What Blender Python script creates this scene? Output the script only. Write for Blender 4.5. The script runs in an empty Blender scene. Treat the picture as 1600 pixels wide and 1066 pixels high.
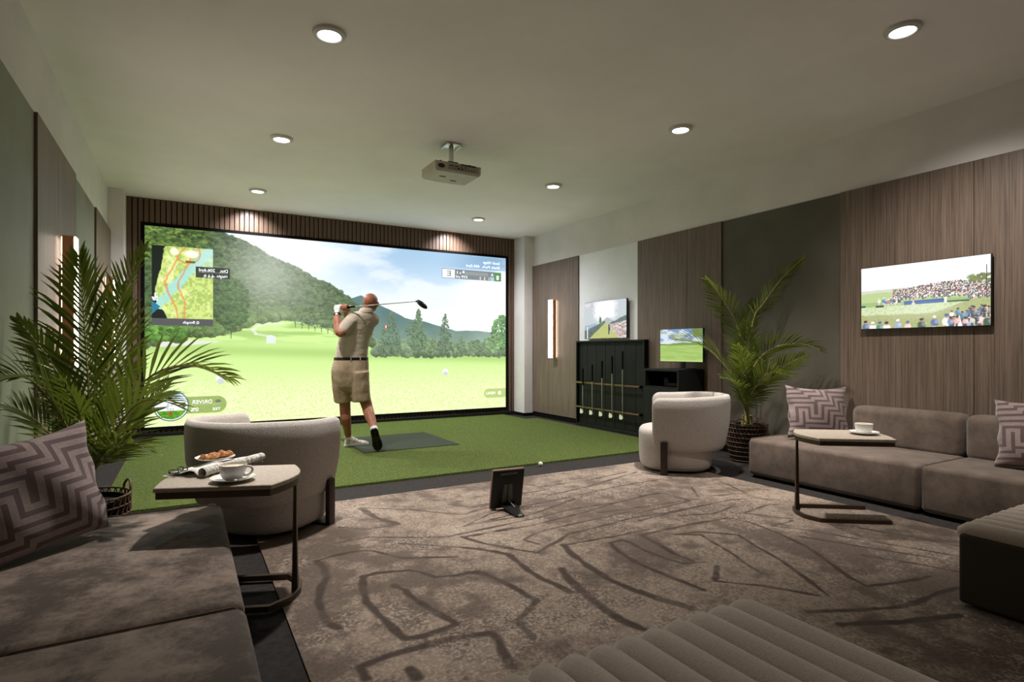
import bpy, bmesh, math, random
import numpy as np
from mathutils import Matrix, Vector
random.seed(7); RNG = np.random.RandomState(11)
S = bpy.context.scene; COL = S.collection
PI = math.pi; R = math.radians

# ------------------------------------------------------------------ camera, world, exposure, lamps
cam = bpy.data.cameras.new('camera'); cam_o = bpy.data.objects.new('camera', cam); COL.objects.link(cam_o)
cam.sensor_width = 36.0; cam.lens = 887.0 / 1600.0 * 36.0; cam.shift_y = 14.0 / 1600.0
cam.clip_start = 0.02
cam_o.location = (0, 0, 1.1); cam_o.rotation_euler = (PI / 2, 0, -math.atan2(511, 887))
S.camera = cam_o
W = bpy.data.worlds.new('world'); S.world = W; W.use_nodes = True
W.node_tree.nodes['Background'].inputs[0].default_value = (0.5, 0.5, 0.55, 1)
W.node_tree.nodes['Background'].inputs[1].default_value = 0.0
S.view_settings.view_transform = 'Standard'; S.view_settings.look = 'None'
S.view_settings.exposure = 0.66; S.view_settings.gamma = 1.0; S.view_settings.use_curve_mapping = False
S.cycles.use_denoising = True
S.cycles.max_bounces = 7; S.cycles.diffuse_bounces = 4; S.cycles.glossy_bounces = 3
S.cycles.sample_clamp_indirect = 6.0; S.cycles.caustics_reflective = False; S.cycles.caustics_refractive = False
LAMP_X = (0.75, 3.68); LAMP_Y = (1.757, 3.495, 5.437, 7.36)
LAMP_W = {(0, 0): 20, (0, 1): 240, (0, 2): 185, (0, 3): 240, (1, 0): 135, (1, 1): 285, (1, 2): 105, (1, 3): 170}
WARM = (1.0, 0.93, 0.87); NEUTRAL = (1.0, 0.94, 0.93); COOL = (0.95, 0.94, 1.0)
SCREEN_GAIN = 0.76

def spot(name, loc, target, watts, deg, blend=1.0, col=NEUTRAL, rad=0.05):
    l = bpy.data.lights.new(name, 'SPOT'); l.energy = watts; l.spot_size = R(deg); l.spot_blend = blend
    l.color = col; l.shadow_soft_size = rad
    o = bpy.data.objects.new(name, l); COL.objects.link(o); o.location = loc
    o.rotation_euler = (Vector(target) - Vector(loc)).to_track_quat('-Z', 'Y').to_euler()
    return o
for i, lx in enumerate(LAMP_X):
    for j, ly in enumerate(LAMP_Y):
        spot('lamp_light', (lx, ly, 2.965), (4.9, 1.85, 0.6) if (i, j) == (1, 0) else (1.0, .7, .3) if (i, j) == (0, 0) else (lx, ly, 0), LAMP_W[(i, j)], 104 if (i, j) == (1, 0) else 70 if (i, j) == (0, 0) else 158 if j == 3 else 94 if j == 1 else 112, 1.0, WARM if j < 2 else NEUTRAL if j == 2 else COOL, 0.06)
    # added spots without fixtures, close to the slatted wall, for its light scallops
    spot('lamp_light', (lx, 8.14, 2.985), (lx, 8.43, 2.45), 48, 120, 1.0, COOL, 0.02)

# ------------------------------------------------------------------ mesh helpers
class MB:
    def __init__(s): s.v = []; s.f = []
    def add(s, v, f):
        n = len(s.v); s.v += [tuple(p) for p in v]; s.f += [tuple(i + n for i in q) for q in f]; return s
    def box(s, c, d, bev=0.0, seg=2, rot=None):
        bm = bmesh.new(); bmesh.ops.create_cube(bm, size=1.0)
        for v in bm.verts: v.co = Vector((v.co.x * d[0], v.co.y * d[1], v.co.z * d[2]))
        if bev > 0: bmesh.ops.bevel(bm, geom=list(bm.edges), offset=min(bev, .49 * min(d)), segments=seg, profile=.5, affect='EDGES')
        M = Matrix.Translation(c) @ (rot.to_4x4() if rot is not None else Matrix.Identity(4))
        bm.verts.index_update()
        s.add([M @ v.co for v in bm.verts], [[v.index for v in f.verts] for f in bm.faces]); bm.free(); return s
    def box2(s, a, b, bev=0.0, seg=2):
        return s.box([(a[i] + b[i]) / 2 for i in range(3)], [abs(b[i] - a[i]) for i in range(3)], bev, seg)
    def loft(s, rings, cap=True, closed=False):
        n = len(rings[0]); v = [p for r in rings for p in r]; f = []
        m = len(rings)
        for i in range(m if closed else m - 1):
            a = i * n; b = ((i + 1) % m) * n
            for j in range(n):
                k = (j + 1) % n; f.append((a + j, a + k, b + k, b + j))
        if cap and not closed:
            f.append(tuple(reversed(range(n)))); f.append(tuple(range((m - 1) * n, m * n)))
        return s.add(v, f)
    def tube(s, pts, rad, seg=8, closed=False, flat=1.0, up=(0, 0, 1), cap=True):
        pts = [Vector(p) for p in pts]; n = len(pts)
        if not hasattr(rad, '__len__'): rad = [rad] * n
        rings = []; side = None
        for i, p in enumerate(pts):
            if closed: t = pts[(i + 1) % n] - pts[i - 1]
            else: t = pts[min(i + 1, n - 1)] - pts[max(i - 1, 0)]
            t.normalize()
            u = Vector(up) if side is None else side.cross(t) if False else None
            if side is None:
                a = Vector(up)
                if abs(a.dot(t)) > .95: a = Vector((1, 0, 0))
                side = t.cross(a).normalized()
            else:
                side = (side - t * side.dot(t)).normalized()
            w = side.cross(t).normalized()
            rings.append([p + side * math.cos(2 * PI * k / seg) * rad[i] + w * math.sin(2 * PI * k / seg) * rad[i] * flat for k in range(seg)])
        return s.loft(rings, cap=cap, closed=closed)
    def cyl(s, a, b, r0, r1=None, seg=16):
        return s.tube([a, b], [r0, r0 if r1 is None else r1], seg)
    def lathe(s, prof, c=(0, 0, 0), seg=24, cap=True):
        rings = [[(c[0] + r * math.cos(2 * PI * k / seg), c[1] + r * math.sin(2 * PI * k / seg), c[2] + z) for k in range(seg)] for r, z in prof]
        return s.loft(rings, cap)
    def ell(s, c, r, rot=None, seg=14, rings=9):
        M = rot if rot is not None else Matrix.Identity(3); c = Vector(c); R_ = []
        for i in range(rings):
            th = PI * (i + .5) / rings
            R_.append([c + M @ Vector((r[0] * math.sin(th) * math.cos(2 * PI * k / seg), r[1] * math.sin(th) * math.sin(2 * PI * k / seg), -r[2] * math.cos(th))) for k in range(seg)])
        return s.loft(R_)
    def prism(s, poly, z0, z1):
        n = len(poly)
        return s.loft([[(x, y, z0) for x, y in poly], [(x, y, z1) for x, y in poly]])
    def xform(s, M): s.v = [tuple(M @ Vector(p)) for p in s.v]; return s
    def join(s, o): return s.add(o.v, o.f)

def mesh(name, mb, mat, angle=40):
    me = bpy.data.meshes.new(name); me.from_pydata(mb.v, [], mb.f); me.update()
    bm = bmesh.new(); bm.from_mesh(me); bmesh.ops.recalc_face_normals(bm, faces=bm.faces); bm.to_mesh(me); bm.free()
    me.polygons.foreach_set('use_smooth', [True] * len(me.polygons))
    try: me.set_sharp_from_angle(angle=R(angle))
    except Exception: pass
    if mat: me.materials.append(mat)
    return me
INV = {}
def link(name, me, parent=None, **pr):
    o = bpy.data.objects.new(name, me); COL.objects.link(o)
    if parent: o.parent = parent
    for k, v in pr.items():
        if v: o[k] = v
    return o
def thing(name, label, cat, loc=(0, 0, 0), rz=0.0, group=None):
    o = link(name, None, None, label=label, category=cat, group=group)
    o.location = loc; o.rotation_euler = (0, 0, rz); o.empty_display_size = .1
    INV[o.name] = (Matrix.Translation(loc) @ Matrix.Rotation(rz, 4, 'Z')).inverted()
    return o
def part(parent, name, mb, mat, world=False, angle=40, **pr):
    """one mesh object under a thing; world=True: the shape was laid out in room coordinates"""
    if world:
        top = parent
        while top.parent: top = top.parent
        mb.xform(INV[top.name])
    return link(name, mesh(name, mb, mat, angle), parent, **pr)
def solo(name, mb, mat, label, cat, loc=(0, 0, 0), rz=0.0, group=None, angle=40, kind=None):
    o = link(name, mesh(name, mb, mat, angle), None, label=label, category=cat, group=group, kind=kind)
    o.location = loc; o.rotation_euler = (0, 0, rz); return o
def struct(name, mb, mat, label=None, cat=None, parent=None):
    return link(name, mesh(name, mb, mat), parent, kind='structure', label=label, category=cat)
def dup(root, loc, rz, label, group=None):
    r = root.copy(); COL.objects.link(r); r.location = loc; r.rotation_euler = (0, 0, rz); r['label'] = label
    if group: r['group'] = group
    for ch in list(root.children):
        c = ch.copy(); COL.objects.link(c); c.parent = r
        for g in list(ch.children):
            d = g.copy(); COL.objects.link(d); d.parent = c
    return r
def remesh(name, mb, voxel, mat, smooth=6, extra=None, angle=180):
    """fuse overlapping closed shapes into one continuous surface"""
    o = bpy.data.objects.new('tmp', mesh('tmp', mb, None)); COL.objects.link(o)
    m = o.modifiers.new('r', 'REMESH'); m.mode = 'VOXEL'; m.voxel_size = voxel
    if smooth:
        k = o.modifiers.new('s', 'SMOOTH'); k.factor = .5; k.iterations = smooth
    dg = bpy.context.evaluated_depsgraph_get(); ev = o.evaluated_get(dg)
    me = bpy.data.meshes.new_from_object(ev); bpy.data.objects.remove(o)
    if extra:
        bm = bmesh.new(); bm.from_mesh(me); t = mesh('x', extra, None); bm.from_mesh(t); bm.to_mesh(me); bm.free(); bpy.data.meshes.remove(t)
    me.name = name; me.polygons.foreach_set('use_smooth', [True] * len(me.polygons))
    me.materials.clear()
    if mat: me.materials.append(mat)
    return me

# ------------------------------------------------------------------ materials
def lin(c):
    return tuple(((x / 255.0) / 12.92 if x / 255.0 <= .04045 else ((x / 255.0 + .055) / 1.055) ** 2.4) for x in c) + (1.0,)
def mat(name, col, rough=.7, metal=0.0, spec=.3, sheen=0.0):
    m = bpy.data.materials.new(name); m.use_nodes = True; b = m.node_tree.nodes['Principled BSDF']
    b.inputs['Base Color'].default_value = lin(col); b.inputs['Roughness'].default_value = rough
    b.inputs['Metallic'].default_value = metal; b.inputs['Specular IOR Level'].default_value = spec
    if sheen: b.inputs['Sheen Weight'].default_value = sheen
    return m
def nodes(m): return m.node_tree.nodes, m.node_tree.links, m.node_tree.nodes['Principled BSDF']
def noisy(m, c0, c1, scale=(8, 8, 8), detail=4, p0=.35, p1=.65, bump=0.0, bscale=None, bdetail=2, dist=.002, rough=.6):
    N, L, b = nodes(m)
    tc = N.new('ShaderNodeTexCoord'); mp = N.new('ShaderNodeMapping'); mp.inputs['Scale'].default_value = scale
    L.new(tc.outputs['Object'], mp.inputs['Vector'])
    nz = N.new('ShaderNodeTexNoise'); nz.inputs['Scale'].default_value = 1; nz.inputs['Detail'].default_value = detail; nz.inputs['Roughness'].default_value = rough
    L.new(mp.outputs[0], nz.inputs['Vector'])
    rp = N.new('ShaderNodeValToRGB'); rp.color_ramp.elements[0].position = p0; rp.color_ramp.elements[1].position = p1
    rp.color_ramp.elements[0].color = lin(c0); rp.color_ramp.elements[1].color = lin(c1)
    L.new(nz.outputs[0], rp.inputs[0]); L.new(rp.outputs[0], b.inputs['Base Color'])
    if bump:
        mp2 = N.new('ShaderNodeMapping'); mp2.inputs['Scale'].default_value = bscale or scale
        L.new(tc.outputs['Object'], mp2.inputs['Vector'])
        n2 = N.new('ShaderNodeTexNoise'); n2.inputs['Scale'].default_value = 1; n2.inputs['Detail'].default_value = bdetail
        L.new(mp2.outputs[0], n2.inputs['Vector'])
        bp = N.new('ShaderNodeBump'); bp.inputs['Strength'].default_value = bump; bp.inputs['Distance'].default_value = dist
        L.new(n2.outputs[0], bp.inputs['Height']); L.new(bp.outputs[0], b.inputs['Normal'])
    return m
def emit(name, col, strength):
    m = bpy.data.materials.new(name); m.use_nodes = True; N, L, b = nodes(m)
    b.inputs['Base Color'].default_value = (0, 0, 0, 1); b.inputs['Specular IOR Level'].default_value = 0
    b.inputs['Emission Color'].default_value = lin(col); b.inputs['Emission Strength'].default_value = strength
    return m
def picture(name, a):
    """an image computed here from noise and shapes; row 0 is the bottom"""
    h, w = a.shape[:2]; im = bpy.data.images.new(name, w, h)
    px = np.ones((h, w, 4), np.float32); px[..., :3] = np.clip(a, 0, 255) / 255.0
    im.pixels.foreach_set(px.ravel()); im.update(); im.pack(); return im
def pic_mat(name, a, plane='xz', glow=None, rough=.9):
    m = bpy.data.materials.new(name); m.use_nodes = True; N, L, b = nodes(m)
    tc = N.new('ShaderNodeTexCoord'); sp = N.new('ShaderNodeSeparateXYZ'); cb = N.new('ShaderNodeCombineXYZ')
    L.new(tc.outputs['Generated'], sp.inputs[0]); L.new(sp.outputs[0], cb.inputs[0]); L.new(sp.outputs[2 if plane == 'xz' else 1], cb.inputs[1])
    t = N.new('ShaderNodeTexImage'); t.image = picture(name, a); t.extension = 'EXTEND'; L.new(cb.outputs[0], t.inputs[0])
    b.inputs['Roughness'].default_value = rough
    if glow is not None:
        b.inputs['Base Color'].default_value = (0.01, .01, .01, 1); b.inputs['Specular IOR Level'].default_value = 0.05
        L.new(t.outputs[0], b.inputs['Emission Color']); b.inputs['Emission Strength'].default_value = glow
    else:
        L.new(t.outputs[0], b.inputs['Base Color']); b.inputs['Specular IOR Level'].default_value = .15
    return m
def overbright(a, g):
    """the picture's highlights give off more light than white paper: lift them, keep the mid-tones"""
    c = np.clip(a, 0, 255) / 255.0; l = np.where(c <= .04045, c / 12.92, ((c + .055) / 1.055) ** 2.4)
    l = l * (1 + (g - 1) * sm(.35, .95, l.max(2))[..., None]) / g
    return 255 * np.where(l <= .0031308, l * 12.92, 1.055 * np.clip(l, 1e-9, 1) ** (1 / 2.4) - .055)
def vnoise(x, y, seed=0):
    rs = np.random.RandomState(seed); T = rs.rand(256, 256)
    xi = np.floor(x).astype(int); yi = np.floor(y).astype(int); fx = x - xi; fy = y - yi
    fx = fx * fx * (3 - 2 * fx); fy = fy * fy * (3 - 2 * fy)
    g = lambda a, b_: T[a & 255, b_ & 255]
    return (g(xi, yi) * (1 - fx) + g(xi + 1, yi) * fx) * (1 - fy) + (g(xi, yi + 1) * (1 - fx) + g(xi + 1, yi + 1) * fx) * fy
def fbm(x, y, o=5, seed=0, gain=.5):
    r = 0; a = 1; t = 0
    for i in range(o):
        r = r + a * vnoise(x * 2 ** i + 17.3 * i, y * 2 ** i + 9.1 * i, seed + i); t += a; a *= gain
    return r / t
def sm(a, b, x): t = np.clip((x - a) / (b - a), 0, 1); return t * t * (3 - 2 * t)
def mix(img, m, col): 
    m = np.asarray(m)[..., None]; return img * (1 - m) + np.asarray(col, float) * m

# ------------------------------------------------------------------ colours and surfaces
M_ceil = noisy(mat('ceiling_plaster', (232, 229, 222), .9, spec=.1), (238, 235, 234), (248, 245, 245), (1.1, 1.1, 1.1), 6, .3, .7, .15, (14, 14, 14), 4, .004)
M_wall = noisy(mat('wall_paint', (222, 220, 214), .85, spec=.15), (216, 212, 210), (228, 224, 222), (1.5, 1.5, 1.5), 4)
M_floor = noisy(mat('dark_carpet', (48, 46, 45), .95, spec=.1), (40, 38, 37), (56, 53, 51), (30, 30, 30), 4, .3, .7, .5, (350, 350, 350), 2, .004)
M_pale = noisy(mat('pale_paint', (232, 233, 235), .6, spec=.3), (228, 229, 231), (236, 237, 239), (2, 2, 2), 3)
M_olive = noisy(mat('dark_paint', (104, 101, 88), .6, spec=.35), (86, 81, 71), (96, 91, 80), (2, 2, 2), 4)
M_green = noisy(mat('grey_green_paint', (150, 152, 132), .55, spec=.4), (122, 125, 108), (134, 137, 119), (2, 2, 2), 4)
def wood(name, dark, light, sc=(34, 34, 1.1)):
    m = mat(name, light, .45, spec=.35); N, L, b = nodes(m)
    tc = N.new('ShaderNodeTexCoord'); mp = N.new('ShaderNodeMapping'); mp.inputs['Scale'].default_value = sc
    L.new(tc.outputs['Object'], mp.inputs['Vector'])
    n1 = N.new('ShaderNodeTexNoise'); n1.inputs['Scale'].default_value = 1.0; n1.inputs['Detail'].default_value = 6; n1.inputs['Roughness'].default_value = .62; n1.inputs['Distortion'].default_value = .35
    mp2 = N.new('ShaderNodeMapping'); mp2.inputs['Scale'].default_value = (sc[0] * 5, sc[1] * 5, sc[2] * 2.2); L.new(tc.outputs['Object'], mp2.inputs['Vector'])
    n2 = N.new('ShaderNodeTexNoise'); n2.inputs['Scale'].default_value = 1.0; n2.inputs['Detail'].default_value = 3
    L.new(mp.outputs[0], n1.inputs['Vector']); L.new(mp2.outputs[0], n2.inputs['Vector'])
    ad = N.new('ShaderNodeMix'); ad.inputs['Factor'].default_value = .45; L.new(n1.outputs[0], ad.inputs['A']); L.new(n2.outputs[0], ad.inputs['B'])
    rp = N.new('ShaderNodeValToRGB'); rp.color_ramp.elements[0].position = .36; rp.color_ramp.elements[1].position = .64
    rp.color_ramp.elements[0].color = lin(dark); rp.color_ramp.elements[1].color = lin(light)
    L.new(ad.outputs[0], rp.inputs[0]); L.new(rp.outputs[0], b.inputs['Base Color'])
    bp = N.new('ShaderNodeBump'); bp.inputs['Strength'].default_value = .25; bp.inputs['Distance'].default_value = .001
    L.new(ad.outputs[0], bp.inputs['Height']); L.new(bp.outputs[0], b.inputs['Normal'])
    return m
M_veneer = wood('oak_veneer', (74, 63, 55), (136, 118, 104), (110, 110, 1.5))
M_slat = wood('slat_wood', (76, 59, 48), (116, 93, 76), (60, 60, 1.5))
M_black = mat('black_satin', (18, 18, 18), .45, spec=.4)
M_matte = mat('black_matte', (12, 12, 12), .9, spec=.1)
M_rack = noisy(mat('black_board', (20, 22, 20), .6, spec=.25), (17, 19, 17), (23, 25, 22), (3, 3, 1), 3)
M_rail = mat('rail_bronze', (120, 100, 70), .4, .7)
M_chrome = mat('brushed_steel', (200, 200, 195), .3, 1.0)
M_head = mat('polished_iron', (225, 228, 215), .35, .6)
M_copper = mat('copper_panel', (222, 164, 120), .45, .1)
M_halo = emit('sconce_halo', (255, 236, 214), 6.0)
M_plug = mat('white_metal', (205, 204, 198), .4, .1)
M_trimring = mat('lamp_ring', (206, 205, 202), .5, .0)
M_lamp = emit('lamp_diffuser', (255, 252, 246), 4.0)
M_sconce = emit('sconce_diffuser', (255, 240, 224), 16.0)
M_proj = noisy(mat('projector_plastic', (186, 182, 166), .5), (180, 176, 160), (190, 186, 170), (5, 5, 5), 2)
M_port = mat('port_dark', (48, 46, 42), .6)
M_grass = noisy(mat('turf_pile', (92, 128, 50), .95, spec=.1), (58, 76, 34), (130, 146, 78), (75, 75, 75), 5, .34, .66, 1.0, (260, 260, 260), 3, .02, rough=.75)
M_mat = noisy(mat('hitting_mat', (58, 64, 52), .95, spec=.1), (50, 56, 45), (66, 72, 60), (120, 120, 120), 3, .3, .7, .6, (400, 400, 400), 2, .006)
M_boucle = noisy(mat('grey_tweed', (196, 186, 176), .95, spec=.1, sheen=.2), (158, 151, 145), (204, 198, 191), (230, 230, 170), 3, .32, .66, .7, (260, 260, 190), 2, .004)
M_sofa = noisy(mat('taupe_velvet', (116, 102, 91), .85, spec=.15, sheen=.3), (88, 76, 67), (122, 107, 96), (5, 5, 5), 8, .36, .66, .5, (420, 420, 420), 2, .002, rough=.7)
M_worn = noisy(mat('worn_taupe_velvet', (106, 92, 82), .85, spec=.15, sheen=.3), (76, 65, 57), (140, 124, 112), (3.4, 3.4, 3.4), 12, .44, .58, .5, (420, 420, 420), 2, .002, rough=.78)
M_pipe = mat('taupe_piping', (108, 95, 85), .85, spec=.2)
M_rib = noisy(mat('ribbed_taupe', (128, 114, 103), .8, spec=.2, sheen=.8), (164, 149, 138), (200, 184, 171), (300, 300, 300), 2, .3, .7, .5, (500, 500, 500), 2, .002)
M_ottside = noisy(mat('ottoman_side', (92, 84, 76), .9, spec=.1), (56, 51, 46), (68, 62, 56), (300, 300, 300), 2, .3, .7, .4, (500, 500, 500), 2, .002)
M_strap = mat('chair_leg_bronze', (66, 54, 50), .45, .3)
M_tabletop = noisy(mat('table_stone', (172, 160, 145), .55, spec=.3), (162, 150, 135), (182, 171, 156), (60, 60, 60), 4)
M_bronze = mat('table_bronze', (82, 70, 56), .4, .6)
M_china = mat('white_china', (235, 234, 230), .15, spec=.5)
M_coffee = mat('coffee_foam', (222, 206, 184), .5)
M_paper = noisy(mat('magazine_paper', (226, 224, 216), .7), (205, 202, 194), (238, 236, 230), (25, 25, 25), 4, .4, .6)
M_print = noisy(mat('printed_page', (190, 188, 182), .7), (150, 148, 143), (225, 223, 217), (90, 40, 40), 3, .42, .58)
M_bread = noisy(mat('baked_crust', (176, 110, 58), .6), (120, 66, 30), (206, 146, 88), (90, 90, 90), 4, .35, .65, .6, (150, 150, 150), 3, .004)
M_leaf = noisy(mat('palm_leaf', (80, 96, 40), .38, spec=.45), (60, 76, 31), (110, 120, 56), (6, 6, 6), 3)
N, L, b = nodes(M_leaf); tr = N.new('ShaderNodeBsdfTranslucent'); tr.inputs[0].default_value = lin((130, 150, 50)); mx = N.new('ShaderNodeMixShader'); mx.inputs[0].default_value = .25
L.new(b.outputs[0], mx.inputs[1]); L.new(tr.outputs[0], mx.inputs[2]); L.new(mx.outputs[0], N['Material Output'].inputs[0])
M_stem = noisy(mat('palm_stem', (128, 126, 66), .5), (140, 134, 76), (178, 168, 108), (20, 20, 20), 3)
M_wicker = noisy(mat('dark_wicker', (88, 66, 52), .6), (66, 48, 38), (108, 84, 68), (60, 60, 60), 3)
M_soil = mat('soil', (30, 24, 20), .95)
M_skin = noisy(mat('tanned_skin', (160, 98, 70), .5, spec=.35), (148, 92, 68), (166, 110, 84), (12, 12, 12), 3)
M_shirt = noisy(mat('beige_polo_cloth', (184, 174, 156), .9, spec=.1), (174, 164, 147), (192, 182, 165), (6, 6, 12), 4, .35, .65, .3, (9, 9, 22), 2, .025)
M_shorts = noisy(mat('khaki_cloth', (164, 146, 120), .9, spec=.1), (152, 134, 110), (174, 156, 130), (8, 8, 5), 4, .35, .65, .6, (13, 13, 8), 3, .03)
M_belt = mat('black_leather', (22, 20, 20), .45)
M_shoe = noisy(mat('white_shoe', (214, 204, 196), .6), (186, 168, 160), (226, 220, 214), (18, 18, 18), 2, .45, .55)
M_sole = mat('dark_sole', (44, 36, 32), .7)
M_white = mat('white_leather', (228, 226, 220), .6)
M_lens = mat('dark_lens', (14, 14, 16), .2, spec=.6)
M_eye = mat('eye_white', (230, 226, 220), .3)
M_ball = mat('golf_ball_white', (225, 228, 210), .35)
M_orange = mat('orange_rim', (118, 90, 68), .5)
M_text = emit('white_lettering', (255, 255, 255), 1.0)
M_tgrey = emit('grey_lettering', (110, 112, 112), 1.0)
M_tblue = emit('blue_lettering', (40, 80, 120), 1.0)
M_tdim = mat('silver_lettering', (150, 152, 150), .5)

# ------------------------------------------------------------------ room shell
XL, XR, YB, YF, ZC = -.78, 5.08, 8.43, -2.2, 3.0
T = .12
struct('floor', MB().box2((XL - T, YF - T, -T), (XR + T, YB + T + .1, 0)), M_floor)
struct('ceiling', MB().box2((XL - T, YF - T, ZC), (XR + T, YB + T + .1, ZC + T)), M_ceil)
wl = struct('wall_left', MB().box2((XL - T, YF, 0), (XL, YB + T, ZC)), M_wall)
wr = struct('wall_right', MB().box2((XR, YF, 0), (XR + T, YB + T, ZC)), M_wall)
wb = struct('wall_back', MB().box2((XL, YB + .02, 0), (XR, YB + T, ZC)), M_matte)
struct('wall_front', MB().box2((XL, YF - T, 0), (XR, YF, ZC)), M_olive)
struct('trim_1', MB().box2((XL, 8.085, 0), (-.625, YB + .02, ZC)), M_wall)
struct('trim_2', MB().box2((4.895, 8.085, 0), (XR, YB + .02, ZC)), M_wall)
def panel(parent, side, y0, y1, m, proud, z0=.075, seams=()):
    cuts = [y0] + sorted(seams) + [y1]
    for a, b in zip(cuts[:-1], cuts[1:]):
        g = .0015
        x0, x1 = (XR - proud, XR) if side > 0 else (XL, XL + proud)
        link('wall_panel', mesh('wall_panel', MB().box2((x0, a + g, z0), (x1, b - g, 2.5), .0015, 1), m), parent)
PW, PP = .03, .012
panel(wr, 1, 6.80, 8.085, M_veneer, PW, seams=(7.58,)); panel(wr, 1, 5.53, 6.80, M_pale, PP)
panel(wr, 1, 4.21, 5.53, M_veneer, PW, seams=(4.70,)); panel(wr, 1, 2.92, 4.21, M_olive, PP)
panel(wr, 1, -.3, 2.92, M_veneer, PW, seams=(.97, 1.93)); panel(wr, 1, YF, -.3, M_olive, PP)
panel(wl, -1, 6.85, 8.085, M_veneer, PW, seams=(7.3,)); panel(wl, -1, 5.65, 6.85, M_green, PP)
panel(wl, -1, 4.285, 5.65, M_veneer, PW, seams=(4.9,)); panel(wl, -1, 2.9, 4.285, M_green, PP)
panel(wl, -1, .9, 2.9, M_veneer, PW, seams=(1.9,)); panel(wl, -1, YF, .9, M_green, PP)
struct('baseboard_right', MB().box2((XR - .02, YF, 0), (XR, 8.085, .075), .003, 1), M_matte)
struct('baseboard_left', MB().box2((XL, YF, 0), (XL + .02, 8.085, .075), .003, 1), M_matte)
bb = MB().box2((4.875, 8.065, 0), (XR, 8.085, .05)).box2((4.875, 8.085, 0), (4.895, YB - .02, .05)).box2((XL, 8.065, 0), (-.605, 8.085, .05)).box2((-.625, 8.085, 0), (-.605, YB - .02, .05))
struct('trim_3', bb, M_matte)
struct('baseboard_back', MB().box2((-.605, YB - .075, 0), (4.875, YB - .03, .06), .004, 1), M_rack)
# one slat of the back wall at a time, sharing one mesh; they run behind the screen
sl = mesh('slat', MB().box((0, 0, ZC / 2), (.051, .028, ZC - .002), .004, 1), M_slat)
nsl = 92
for i in range(nsl):
    o = link('slat', sl, wb); o.location = (-.597 + 5.465 * i / (nsl - 1), YB + .006 - .004 * random.random(), 0)

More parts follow.
